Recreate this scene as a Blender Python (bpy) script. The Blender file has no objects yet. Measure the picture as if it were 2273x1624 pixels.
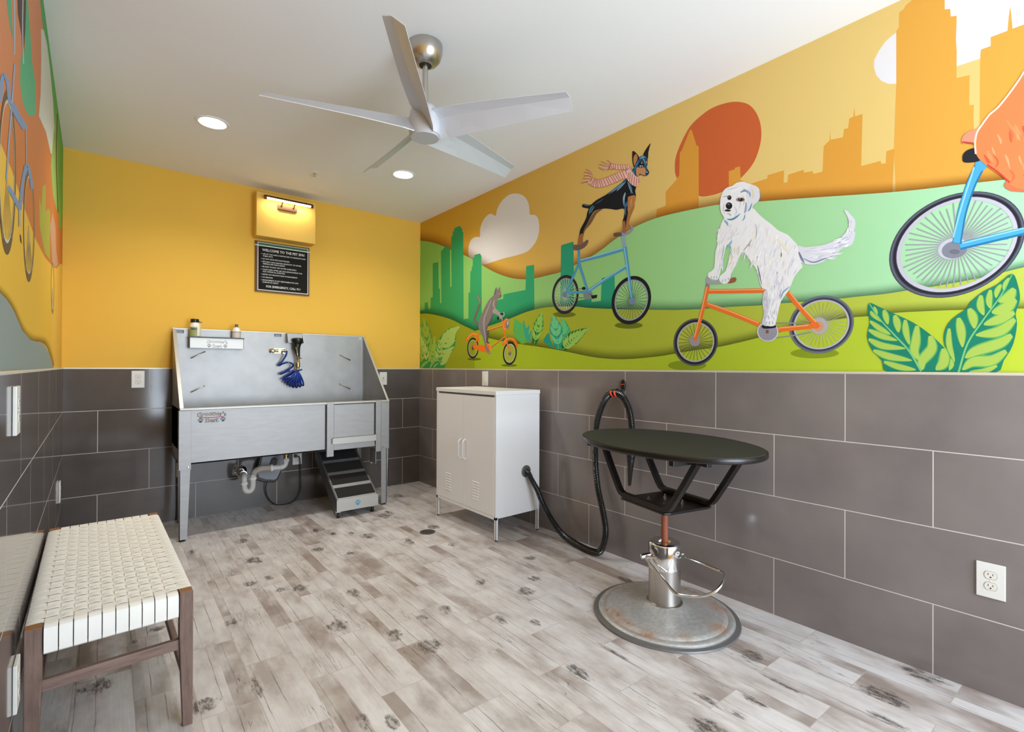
import bpy, bmesh, math, random
from mathutils import Vector, Matrix
from math import sin, cos, pi, radians, sqrt, atan2
random.seed(7)
scene = bpy.context.scene
COL = scene.collection

# ------------------------------------------------------------------ survey of the place (metres, camera foot at the origin)
F, YAW, PITCH, ROLL, ZC = 1086.516, 0.685176, 0.003112, 0.003810, 1.22488
XR, YB, HC = 2.5608, 4.7064, 2.7800            # face of the right and back tiling, ceiling height
XL0, XLS = -0.2686, 0.02305                    # left wall: x at the back corner, and how it drifts
YF = -1.45                                     # front (window) wall
TW, TH = 0.6111, 0.3078                        # wall tile with joint
ZT = 1.2041                                    # top of tiling
PT = 0.008                                     # tile thickness
xleft = lambda y: XL0 + (YB - y) * XLS

def srgb(r, g, b, a=1.0):
    f = lambda c: (c / 255 / 12.92) if c / 255 <= 0.04045 else ((c / 255 + 0.055) / 1.055) ** 2.4
    return (f(r), f(g), f(b), a)

# sight line of a surveyed point (used to transfer the mural drawing to the wall surfaces)
def ray(u, v):
    X, Y = u - 2273 / 2, v - 1624 / 2
    cr, sr, cp, sp = cos(ROLL), sin(ROLL), cos(PITCH), sin(PITCH)
    r, up = (X * cr + Y * sr) / F, -(-X * sr + Y * cr) / F
    d, z = cp - up * sp, sp + up * cp
    s, c = sin(YAW), cos(YAW)
    return Vector((r * c + d * s, -r * s + d * c, z))
CAM = Vector((0, 0, ZC))
def on_right(u, v, off):
    R = ray(u, v); return CAM + R * ((XR + PT - off) / R.x)
def on_left(u, v, off):
    R = ray(u, v); return CAM + R * ((XL0 - PT + off + XLS * YB) / (R.x + XLS * R.y))

# ------------------------------------------------------------------ materials
def new_mat(name):
    m = bpy.data.materials.new(name); m.use_nodes = True
    nt = m.node_tree; b = nt.nodes['Principled BSDF']
    return m, nt, b
def mat(name, col, rough=0.5, metal=0.0, spec=0.5, noise=0.0, nscale=8.0, bump=0.0, bscale=200.0, stretch=None, coat=0.0):
    m, nt, b = new_mat(name)
    b.inputs['Base Color'].default_value = col; b.inputs['Roughness'].default_value = rough
    b.inputs['Metallic'].default_value = metal; b.inputs['Specular IOR Level'].default_value = spec
    b.inputs['Coat Weight'].default_value = coat
    tc = nt.nodes.new('ShaderNodeTexCoord'); src = tc.outputs['Object']
    if stretch:
        mp = nt.nodes.new('ShaderNodeMapping'); mp.inputs['Scale'].default_value = stretch
        nt.links.new(src, mp.inputs['Vector']); src = mp.outputs['Vector']
    if noise:
        n = nt.nodes.new('ShaderNodeTexNoise'); n.inputs['Scale'].default_value = nscale; n.inputs['Detail'].default_value = 5
        nt.links.new(src, n.inputs['Vector'])
        mx = nt.nodes.new('ShaderNodeMixRGB'); mx.blend_type = 'MIX'
        mx.inputs[1].default_value = tuple(c * (1 - noise) for c in col[:3]) + (1,)
        mx.inputs[2].default_value = tuple(min(1, c * (1 + noise)) for c in col[:3]) + (1,)
        nt.links.new(n.outputs['Fac'], mx.inputs[0]); nt.links.new(mx.outputs[0], b.inputs['Base Color'])
    if bump:
        n2 = nt.nodes.new('ShaderNodeTexNoise'); n2.inputs['Scale'].default_value = bscale
        nt.links.new(src, n2.inputs['Vector'])
        bp = nt.nodes.new('ShaderNodeBump'); bp.inputs['Strength'].default_value = bump; bp.inputs['Distance'].default_value = 0.002
        nt.links.new(n2.outputs['Fac'], bp.inputs['Height']); nt.links.new(bp.outputs['Normal'], b.inputs['Normal'])
    return m
def emit_mat(name, col, strength):
    m, nt, b = new_mat(name)
    b.inputs['Base Color'].default_value = col; b.inputs['Emission Color'].default_value = col
    b.inputs['Emission Strength'].default_value = strength
    return m

def N(nt, t, **kw):
    n = nt.nodes.new(t)
    for k, v in kw.items(): setattr(n, k, v)
    return n
def mth(nt, op, a, b=None, c=None, clamp=False):
    n = nt.nodes.new('ShaderNodeMath'); n.operation = op; n.use_clamp = clamp
    for i, x in enumerate((a, b, c)):
        if x is None: continue
        if isinstance(x, (int, float)): n.inputs[i].default_value = x
        else: nt.links.new(x, n.inputs[i])
    return n.outputs[0]
def ramp(nt, fac, stops):
    n = nt.nodes.new('ShaderNodeValToRGB'); e = n.color_ramp.elements
    while len(e) < len(stops): e.new(0.5)
    for i, (p, c) in enumerate(stops): e[i].position = p; e[i].color = c
    nt.links.new(fac, n.inputs[0]); return n.outputs[0]
def mixc(nt, fac, a, b, mode='MIX'):
    n = nt.nodes.new('ShaderNodeMixRGB'); n.blend_type = mode
    for i, x in ((0, fac), (1, a), (2, b)):
        if isinstance(x, (int, float)): n.inputs[i].default_value = x
        elif isinstance(x, tuple): n.inputs[i].default_value = x
        else: nt.links.new(x, n.inputs[i])
    return n.outputs[0]

def tile_mat(name, axis, phase, dark=1.0, gloss=0.14):
    """large rectangular porcelain tiles laid half-bond, surveyed joint phase"""
    m, nt, b = new_mat(name)
    g = N(nt, 'ShaderNodeNewGeometry'); sp = N(nt, 'ShaderNodeSeparateXYZ'); nt.links.new(g.outputs['Position'], sp.inputs[0])
    u = mth(nt, 'SUBTRACT', sp.outputs[axis], phase); v = mth(nt, 'ADD', sp.outputs[2], 4 * TH - ZT)
    cb = N(nt, 'ShaderNodeCombineXYZ'); nt.links.new(u, cb.inputs[0]); nt.links.new(v, cb.inputs[1])
    br = N(nt, 'ShaderNodeTexBrick'); br.offset = 0.5; br.squash = 1.0; nt.links.new(cb.outputs[0], br.inputs['Vector'])
    br.inputs['Scale'].default_value = 1; br.inputs['Brick Width'].default_value = TW; br.inputs['Row Height'].default_value = TH
    br.inputs['Mortar Size'].default_value = 0.0021; br.inputs['Mortar Smooth'].default_value = 0.1
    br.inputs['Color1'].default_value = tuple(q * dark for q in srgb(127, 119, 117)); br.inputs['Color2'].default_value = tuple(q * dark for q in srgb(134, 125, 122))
    br.inputs['Mortar'].default_value = srgb(205, 196, 190)
    n = N(nt, 'ShaderNodeTexNoise'); n.inputs['Scale'].default_value = 3.2; n.inputs['Detail'].default_value = 6; nt.links.new(g.outputs['Position'], n.inputs['Vector'])
    sh = ramp(nt, n.outputs['Fac'], [(0.3, (0.86, 0.85, 0.84, 1)), (0.7, (1.1, 1.09, 1.07, 1))])
    c = mixc(nt, 1.0, br.outputs['Color'], sh, 'MULTIPLY')
    c = mixc(nt, br.outputs['Fac'], c, srgb(205, 196, 190))
    nt.links.new(c, b.inputs['Base Color'])
    r = mth(nt, 'MULTIPLY_ADD', br.outputs['Fac'], 0.5, gloss)
    nt.links.new(r, b.inputs['Roughness'])
    bp = N(nt, 'ShaderNodeBump'); bp.inputs['Strength'].default_value = 0.5; bp.inputs['Distance'].default_value = 0.001; bp.invert = True
    nt.links.new(br.outputs['Fac'], bp.inputs['Height']); nt.links.new(bp.outputs['Normal'], b.inputs['Normal'])
    return m

# charred knots and brown boards of the printed floor tiles, surveyed on the floor
def fl(u, v): R = ray(u, v); return CAM - R * (ZC / R.z)
KNOTS = []
for u_, v_, a_, b_ in [(752, 1387, 52, 62), (952, 1433, 62, 62), (876, 1408, 46, 60), (665, 1306, 55, 50), (624, 1308, 32, 34), (784, 1316, 34, 60), (706, 1219, 40, 50), (1166, 1311, 48, 60), (990, 1352, 34, 62), (938, 1370, 26, 40),
    (1066, 1292, 40, 40), (1177, 1238, 40, 44), (1187, 1284, 42, 44), (1187, 1381, 26, 34), (1114, 1376, 26, 60), (1003, 1208, 30, 50), (909, 1203, 34, 60), (871, 1600, 26, 50), (806, 1600, 22, 60), (1277, 1487, 30, 56), (779, 1227, 40, 34),
    (1671, 1456, 46, 56), (1388, 1286, 40, 64), (1679, 1558, 20, 66), (1640, 1586, 16, 50), (1290, 1496, 26, 54), (1566, 1550, 20, 62), (1363, 1448, 16, 90), (1735, 1517, 16, 80), (1965, 1597, 24, 70), (218, 1522, 62, 56), (350, 1395, 36, 30), (554, 1295, 44, 40),
    (511, 1382, 38, 34), (452, 1565, 60, 50), (570, 1525, 20, 90), (598, 1283, 24, 44), (701, 1177, 30, 50), (740, 1185, 26, 44), (780, 1183, 26, 40), (962, 1169, 50, 60), (863, 1137, 34, 80), (907, 1200, 26, 70), (538, 1200, 50, 60), (428, 1224, 34, 60), (1440, 1246, 30, 60), (295, 1425, 24, 24)]:
    p_ = fl(u_, v_); KNOTS.append((p_.x, p_.y, a_ / 1000, b_ / 1000))
BOARDS = []
for u_, v_, side_, frac_ in [(815, 1245, 0, 1.0), (808, 1288, 1, 0.3), (1005, 1235, -1, 0.35), (596, 1350, -1, 0.42), (520, 1500, 1, 0.42), (690, 1430, 1, 0.55), (1010, 1325, 1, 0.6), (745, 1560, -1, 0.5), (1265, 1228, 0, 1.0), (1315, 1598, 1, 0.4), (1952, 1501, -1, 0.45), (640, 1330, -1, 0.4), (885, 1250, 1, 0.5), (250, 1400, 0, 1.0)]:
    p_ = fl(u_, v_); k_ = math.floor((XR - p_.x) / 0.178); ph = 0.25425 * (1 - k_ % 2)
    q_ = p_.y + 0.045 * p_.x - 0.036 - 0.19 + 5.085 + ph; c_k = math.floor(q_ / 0.5085)
    yc_ = (c_k + 0.5) * 0.5085 - ph - 5.085 + 0.226 - 0.045 * p_.x; xc_ = XR - (k_ + 0.5) * 0.178
    BOARDS.append((xc_ + side_ * 0.089 * (1 - frac_), yc_, 0.089 * frac_, 0.254))
def floor_mat():
    m, nt, b = new_mat('printed_wood_tile')
    g = N(nt, 'ShaderNodeNewGeometry'); sp = N(nt, 'ShaderNodeSeparateXYZ'); nt.links.new(g.outputs['Position'], sp.inputs[0])
    x, y = sp.outputs[0], sp.outputs[1]
    u = mth(nt, 'ADD', y, mth(nt, 'MULTIPLY_ADD', x, 0.045, -0.036 - 0.19))
    u = mth(nt, 'ADD', u, 5.085)
    v = mth(nt, 'MULTIPLY_ADD', x, -1.0, XR)
    cb = N(nt, 'ShaderNodeCombineXYZ'); nt.links.new(u, cb.inputs[0]); nt.links.new(v, cb.inputs[1])
    br = N(nt, 'ShaderNodeTexBrick'); br.offset = 0.5; nt.links.new(cb.outputs[0], br.inputs['Vector'])
    br.inputs['Scale'].default_value = 1; br.inputs['Brick Width'].default_value = 0.5085; br.inputs['Row Height'].default_value = 0.178
    br.inputs['Mortar Size'].default_value = 0.0013; br.inputs['Mortar Smooth'].default_value = 0.1
    br.inputs['Color1'].default_value = (0, 0, 0, 1); br.inputs['Color2'].default_value = (1, 1, 1, 1); br.inputs['Mortar'].default_value = (0.5, 0.5, 0.5, 1)
    # own tile id
    row = mth(nt, 'FLOOR', mth(nt, 'DIVIDE', v, 0.178))
    even = mth(nt, 'SUBTRACT', 1.0, mth(nt, 'FLOORED_MODULO', row, 2.0))
    colm = mth(nt, 'FLOOR', mth(nt, 'DIVIDE', mth(nt, 'MULTIPLY_ADD', even, 0.25425, u), 0.5085))
    idv = N(nt, 'ShaderNodeCombineXYZ'); nt.links.new(row, idv.inputs[0]); nt.links.new(colm, idv.inputs[1])
    wn = N(nt, 'ShaderNodeTexWhiteNoise', noise_dimensions='3D'); nt.links.new(idv.outputs[0], wn.inputs['Vector'])
    rnd = wn.outputs['Value']; spc = N(nt, 'ShaderNodeSeparateColor'); nt.links.new(wn.outputs['Color'], spc.inputs[0])
    fv = mth(nt, 'FRACT', mth(nt, 'DIVIDE', v, 0.178))
    fu = mth(nt, 'FRACT', mth(nt, 'DIVIDE', mth(nt, 'MULTIPLY_ADD', even, 0.25425, u), 0.5085))
    # every tile is printed with two or three narrow boards
    split = mth(nt, 'MULTIPLY_ADD', spc.outputs[0], 0.5, 0.25)
    split2 = mth(nt, 'ADD', split, 0.33)
    wob = N(nt, 'ShaderNodeTexNoise'); wob.inputs['Scale'].default_value = 7.0; nt.links.new(g.outputs['Position'], wob.inputs['Vector'])
    fvw = mth(nt, 'MULTIPLY_ADD', wob.outputs['Fac'], 0.05, mth(nt, 'SUBTRACT', fv, 0.025))
    sub = mth(nt, 'ADD', mth(nt, 'GREATER_THAN', fvw, split), mth(nt, 'GREATER_THAN', fvw, split2))
    idw = N(nt, 'ShaderNodeCombineXYZ'); nt.links.new(mth(nt, 'ADD', row, 0.37), idw.inputs[0]); nt.links.new(colm, idw.inputs[1]); nt.links.new(sub, idw.inputs[2])
    wn2 = N(nt, 'ShaderNodeTexWhiteNoise', noise_dimensions='3D'); nt.links.new(idw.outputs[0], wn2.inputs['Vector'])
    # texture coordinate that jumps from tile to tile
    def co(sx, sy, jump):
        c = N(nt, 'ShaderNodeCombineXYZ')
        nt.links.new(mth(nt, 'MULTIPLY', x, sx), c.inputs[0]); nt.links.new(mth(nt, 'MULTIPLY', y, sy), c.inputs[1])
        nt.links.new(mth(nt, 'MULTIPLY', rnd, jump), c.inputs[2]); return c.outputs[0]
    def noise(vec, detail=4, rough=0.55, dist=0.0):
        n = N(nt, 'ShaderNodeTexNoise'); n.inputs['Scale'].default_value = 1; n.inputs['Detail'].default_value = detail
        n.inputs['Roughness'].default_value = rough; n.inputs['Distortion'].default_value = dist
        nt.links.new(vec, n.inputs['Vector']); return n.outputs['Fac']
    cloud = noise(co(9, 3.5, 40), 4, 0.6)
    grain = noise(co(150, 6, 60), 5, 0.7, 0.5)
    base = ramp(nt, cloud, [(0.32, srgb(180, 171, 167)), (0.45, srgb(216, 210, 208)), (0.62, srgb(238, 236, 237))])
    base = mixc(nt, mth(nt, 'MULTIPLY', mth(nt, 'SUBTRACT', 1.0, grain), 0.5), base, srgb(168, 154, 147))
    # some boards browner and darker
    dk = mth(nt, 'GREATER_THAN', wn2.outputs['Value'], 0.87)
    pos2 = N(nt, 'ShaderNodeCombineXYZ'); nt.links.new(x, pos2.inputs[0]); nt.links.new(y, pos2.inputs[1])
    for (px_, py_, hx_, hy_) in BOARDS:
        n1 = N(nt, 'ShaderNodeVectorMath', operation='SUBTRACT'); nt.links.new(pos2.outputs[0], n1.inputs[0]); n1.inputs[1].default_value = (px_, py_, 0)
        n2 = N(nt, 'ShaderNodeVectorMath', operation='ABSOLUTE'); nt.links.new(n1.outputs[0], n2.inputs[0])
        n3 = N(nt, 'ShaderNodeSeparateXYZ'); nt.links.new(n2.outputs[0], n3.inputs[0])
        dk = mth(nt, 'MAXIMUM', dk, mth(nt, 'MULTIPLY', mth(nt, 'LESS_THAN', n3.outputs[0], hx_), mth(nt, 'LESS_THAN', n3.outputs[1], hy_)))
    dkn = mth(nt, 'MULTIPLY', dk, ramp(nt, noise(co(6, 4, 90), 3), [(0.38, (0, 0, 0, 1)), (0.6, (1, 1, 1, 1))]))
    base = mixc(nt, mth(nt, 'MULTIPLY', dkn, 0.7), base, srgb(140, 120, 110))
    # charred knots with growth rings, near a tile end
    kx_ = None
    kx = mth(nt, 'SUBTRACT', fv, mth(nt, 'MULTIPLY_ADD', spc.outputs[1], 0.6, 0.2))
    ky = mth(nt, 'SUBTRACT', fu, mth(nt, 'MULTIPLY_ADD', spc.outputs[2], 0.8, 0.1))
    kd = mth(nt, 'SQRT', mth(nt, 'ADD', mth(nt, 'POWER', mth(nt, 'MULTIPLY', kx, 0.178 / 0.055), 2.0), mth(nt, 'POWER', mth(nt, 'MULTIPLY', ky, 0.5085 / 0.085), 2.0)))
    kd = mth(nt, 'ADD', kd, mth(nt, 'MULTIPLY', mth(nt, 'LESS_THAN', rnd, 0.94), 5.0))
    ka = N(nt, 'ShaderNodeAttribute', attribute_name='knot_distance'); kd = mth(nt, 'MINIMUM', kd, ka.outputs['Fac'])
    kd = mth(nt, 'ADD', kd, mth(nt, 'MULTIPLY', mth(nt, 'SUBTRACT', noise(co(34, 15, 30), 5, 0.65), 0.5), 1.9))
    rings = mth(nt, 'MULTIPLY_ADD', mth(nt, 'SINE', mth(nt, 'MULTIPLY', kd, 42.0)), 0.5, 0.5)
    kmask = mth(nt, 'SUBTRACT', 1.0, kd, clamp=True)
    spl = ramp(nt, noise(co(60, 22, 20), 5, 0.7), [(0.42, (0, 0, 0, 1)), (0.55, (1, 1, 1, 1))])
    kn = mth(nt, 'MULTIPLY', mth(nt, 'MULTIPLY', kmask, 2.8, clamp=True), mth(nt, 'MULTIPLY', mth(nt, 'MULTIPLY_ADD', rings, 0.55, 0.45), spl))
    halo = mth(nt, 'MULTIPLY', mth(nt, 'MULTIPLY', kmask, 1.6, clamp=True), 0.45)
    base = mixc(nt, halo, base, srgb(128, 114, 104))
    base = mixc(nt, kn, base, srgb(48, 43, 40))
    # long dark cracks
    ck = noise(co(46, 2.4, 70), 3, 0.5, 0.3)
    ckm = ramp(nt, mth(nt, 'ABSOLUTE', mth(nt, 'SUBTRACT', ck, 0.5)), [(0.0, (1, 1, 1, 1)), (0.012, (0, 0, 0, 1))])
    ckm = mth(nt, 'MULTIPLY', ckm, ramp(nt, noise(co(5, 2.5, 110), 2), [(0.5, (0, 0, 0, 1)), (0.62, (1, 1, 1, 1))]))
    base = mixc(nt, mth(nt, 'MULTIPLY', ckm, 0.8), base, srgb(78, 68, 62))
    bl = mth(nt, 'MINIMUM', mth(nt, 'ABSOLUTE', mth(nt, 'SUBTRACT', fvw, split)), mth(nt, 'ABSOLUTE', mth(nt, 'SUBTRACT', fvw, split2)))
    blm = mth(nt, 'MULTIPLY', mth(nt, 'LESS_THAN', bl, 0.009), ramp(nt, noise(co(3, 6, 50), 3), [(0.4, (0.1, 0.1, 0.1, 1)), (0.6, (0.9, 0.9, 0.9, 1))]))
    base = mixc(nt, mth(nt, 'MULTIPLY', blm, 0.8), base, srgb(96, 84, 76))
    base = mixc(nt, br.outputs['Fac'], base, srgb(190, 178, 170))
    nt.links.new(base, b.inputs['Base Color'])
    b.inputs['Roughness'].default_value = 0.36
    bp = N(nt, 'ShaderNodeBump'); bp.inputs['Strength'].default_value = 0.35; bp.inputs['Distance'].default_value = 0.001
    nt.links.new(mth(nt, 'SUBTRACT', grain, br.outputs['Fac']), bp.inputs['Height']); nt.links.new(bp.outputs['Normal'], b.inputs['Normal'])
    return m

def wood_mat(name, a, bcol, stretch):
    m, nt, b = new_mat(name)
    tc = N(nt, 'ShaderNodeTexCoord'); mp = N(nt, 'ShaderNodeMapping'); mp.inputs['Scale'].default_value = stretch
    nt.links.new(tc.outputs['Object'], mp.inputs['Vector'])
    n = N(nt, 'ShaderNodeTexNoise'); n.inputs['Scale'].default_value = 6; n.inputs['Detail'].default_value = 8; n.inputs['Roughness'].default_value = 0.7
    nt.links.new(mp.outputs[0], n.inputs['Vector'])
    nt.links.new(ramp(nt, n.outputs['Fac'], [(0.3, a), (0.7, bcol)]), b.inputs['Base Color'])
    b.inputs['Roughness'].default_value = 0.55
    return m

M = {}
M['ceil'] = mat('ceiling_paint', srgb(238, 239, 243), 0.9, spec=0.2)
M['yellow'] = mat('yellow_wall_paint', srgb(232, 184, 76), 0.75, spec=0.25, noise=0.02, nscale=2)
M['boxyellow'] = mat('yellow_box_paint', srgb(232, 190, 96), 0.7, spec=0.25)
M['tile_r'] = tile_mat('grey_tile_right', 1, 2.5916 - 6 * TW)
M['tile_b'] = tile_mat('grey_tile_back_shaded', 0, 0.2263 - 6 * TW, 0.5, 0.09)  # same tile as the right wall, the dimmer light there darkened into its colour
M['tile_l'] = tile_mat('grey_tile_left_shaded', 1, 2.65 - 6 * TW, 0.5, 0.08)  # tile colour again darkened to carry the shade on this wall
M['floor'] = floor_mat()
M['trim'] = mat('metal_tile_edge', srgb(222, 216, 200), 0.35, 0.3)
M['steel'] = mat('brushed_steel', (0.375, 0.37, 0.37, 1), 0.50, 0.75, noise=0.10, nscale=5, stretch=(2, 2, 9))
M['steel_in'] = mat('scuffed_steel', (0.345, 0.34, 0.335, 1), 0.46, 0.85, noise=0.16, nscale=3, stretch=(3, 2, 3))
M['steel_edge'] = mat('bright_steel_edge', (0.52, 0.51, 0.48, 1), 0.45, 0.6)
M['chrome'] = mat('chrome', (0.82, 0.82, 0.83, 1), 0.09, 1.0)
M['brushed'] = mat('brushed_nickel', (0.52, 0.49, 0.45, 1), 0.3, 1.0)
M['silver'] = mat('silver_paint', srgb(205, 206, 212), 0.42, 0.35)
M['black'] = mat('black_plastic', srgb(22, 21, 20), 0.35)
M['blacksteel'] = mat('black_powder_coat', srgb(24, 19, 18), 0.3, 0.1)
M['rail'] = mat('dark_steel_rail', (0.12, 0.12, 0.12, 1), 0.45, 0.6)
M['rubber'] = mat('black_rubber_mat', srgb(40, 39, 30), 0.75, noise=0.35, nscale=160, bump=0.5, bscale=700)
M['grip'] = mat('grip_mat', srgb(26, 25, 24), 0.85, bump=0.5, bscale=500)
M['white'] = mat('white_lacquer', srgb(238, 238, 240), 0.35)
M['plastic'] = mat('white_plastic', srgb(228, 226, 220), 0.35)
M['pvc'] = mat('pvc_pipe', srgb(205, 203, 200), 0.4)
M['flex'] = mat('beige_flex_pipe', srgb(190, 180, 168), 0.5)
M['brass'] = mat('old_brass', (0.45, 0.33, 0.15, 1), 0.3, 1.0)
M['blue'] = mat('blue_coil', srgb(12, 52, 140), 0.22, coat=0.4)
M['hose'] = mat('ribbed_black_hose', srgb(30, 29, 28), 0.18, coat=0.5)
M['red'] = mat('orange_red_plastic', srgb(235, 78, 40), 0.4)
M['rust'] = mat('red_primer_post', srgb(150, 80, 55), 0.55, noise=0.2, nscale=30)
M['strap'] = mat('white_leather_strap', srgb(250, 248, 242), 0.55, noise=0.04, nscale=20)
M['bwood'] = wood_mat('grey_brown_wood', srgb(96, 76, 68), srgb(140, 114, 103), (14, 14, 1.2))
M['bwoodx'] = wood_mat('grey_brown_wood_rail', srgb(110, 88, 80), srgb(150, 124, 114), (1.2, 14, 14))
M['btop'] = mat('bare_wood_end', srgb(150, 100, 58), 0.6)
M['signwood'] = wood_mat('sign_backboard', srgb(62, 38, 20), srgb(120, 78, 42), (3, 3, 30))
M['signblack'] = mat('sign_panel', srgb(34, 31, 29), 0.8, spec=0.12)
M['signwhite'] = mat('sign_white', srgb(215, 218, 215), 0.5)
M['signgreen'] = mat('sign_green', srgb(22, 92, 42), 0.4)
M['navy'] = mat('decal_navy', srgb(56, 78, 104), 0.5)
M['ink'] = mat('decal_ink', srgb(52, 48, 58), 0.5)
M['pink'] = mat('decal_pink', srgb(176, 110, 128), 0.5)
M['teal'] = mat('paw_teal', srgb(40, 160, 190), 0.5)
M['greyface'] = mat('grey_face', srgb(150, 152, 160), 0.5)
M['slot'] = mat('slot_dark', srgb(40, 36, 32), 0.6)
M['cream'] = mat('cream_plastic', srgb(228, 222, 210), 0.35)
M['downlight'] = emit_mat('downlight_lens', (1.0, 0.96, 0.88, 1), 14)
M['tube'] = emit_mat('lamp_tube', (1.0, 0.88, 0.66, 1), 12)
M['bronze'] = mat('bronze_mesh', srgb(88, 60, 44), 0.4, 0.6)
M['bottle'] = mat('cream_bottle', srgb(232, 228, 212), 0.3)
M['labelg'] = mat('bottle_label_green', srgb(150, 160, 105), 0.5, noise=0.3, nscale=60)
M['labelb'] = mat('bottle_label_band', srgb(205, 196, 186), 0.5)
M['capgrey'] = mat('grey_cap', srgb(90, 92, 90), 0.4)
M['rustmetal'] = None
def base_mat():
    m, nt, b = new_mat('rusty_base_plate')
    tc = N(nt, 'ShaderNodeTexCoord'); g = N(nt, 'ShaderNodeNewGeometry')
    n = N(nt, 'ShaderNodeTexNoise'); n.inputs['Scale'].default_value = 7; n.inputs['Detail'].default_value = 8; n.inputs['Roughness'].default_value = 0.65
    nt.links.new(tc.outputs['Object'], n.inputs['Vector'])
    n2 = N(nt, 'ShaderNodeTexNoise'); n2.inputs['Scale'].default_value = 60; n2.inputs['Detail'].default_value = 4; nt.links.new(tc.outputs['Object'], n2.inputs['Vector'])
    sp = N(nt, 'ShaderNodeSeparateXYZ'); nt.links.new(tc.outputs['Object'], sp.inputs[0])
    r = mth(nt, 'SQRT', mth(nt, 'ADD', mth(nt, 'POWER', sp.outputs[0], 2.0), mth(nt, 'POWER', sp.outputs[1], 2.0)))
    band = ramp(nt, mth(nt, 'DIVIDE', r, 0.35), [(0.6, (0.25, 0.25, 0.25, 1)), (0.76, (1, 1, 1, 1)), (0.86, (0.9, 0.9, 0.9, 1)), (0.92, (0.05, 0.05, 0.05, 1))])
    f = mth(nt, 'MULTIPLY', ramp(nt, n.outputs['Fac'], [(0.42, (0, 0, 0, 1)), (0.62, (1, 1, 1, 1))]), band)
    f = mth(nt, 'MULTIPLY', f, ramp(nt, n2.outputs['Fac'], [(0.3, (0.35, 0.35, 0.35, 1)), (0.6, (1, 1, 1, 1))]))
    steel = ramp(nt, n2.outputs['Fac'], [(0.3, srgb(172, 173, 174)), (0.7, srgb(200, 200, 198))])
    steel = mixc(nt, mth(nt, 'GREATER_THAN', r, 0.324), steel, srgb(124, 124, 124))
    nt.links.new(mixc(nt, f, steel, srgb(152, 108, 70)), b.inputs['Base Color'])
    nt.links.new(mth(nt, 'MULTIPLY_ADD', f, -0.35, 0.4), b.inputs['Metallic'])
    nt.links.new(mth(nt, 'MULTIPLY_ADD', f, 0.3, 0.4), b.inputs['Roughness'])
    return m
M['rustmetal'] = base_mat()
def paint_mat(airbrush):
    m, nt, b = new_mat('airbrushed_paint' if airbrush else 'mural_paint')
    a = N(nt, 'ShaderNodeAttribute', attribute_name='Col')
    nt.links.new(a.outputs['Color'], b.inputs['Base Color'])
    if airbrush: nt.links.new(a.outputs['Alpha'], b.inputs['Alpha'])
    b.inputs['Roughness'].default_value = 0.75; b.inputs['Specular IOR Level'].default_value = 0.25
    return m
M['paint'] = paint_mat(False); M['airbrush'] = paint_mat(True)

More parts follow.
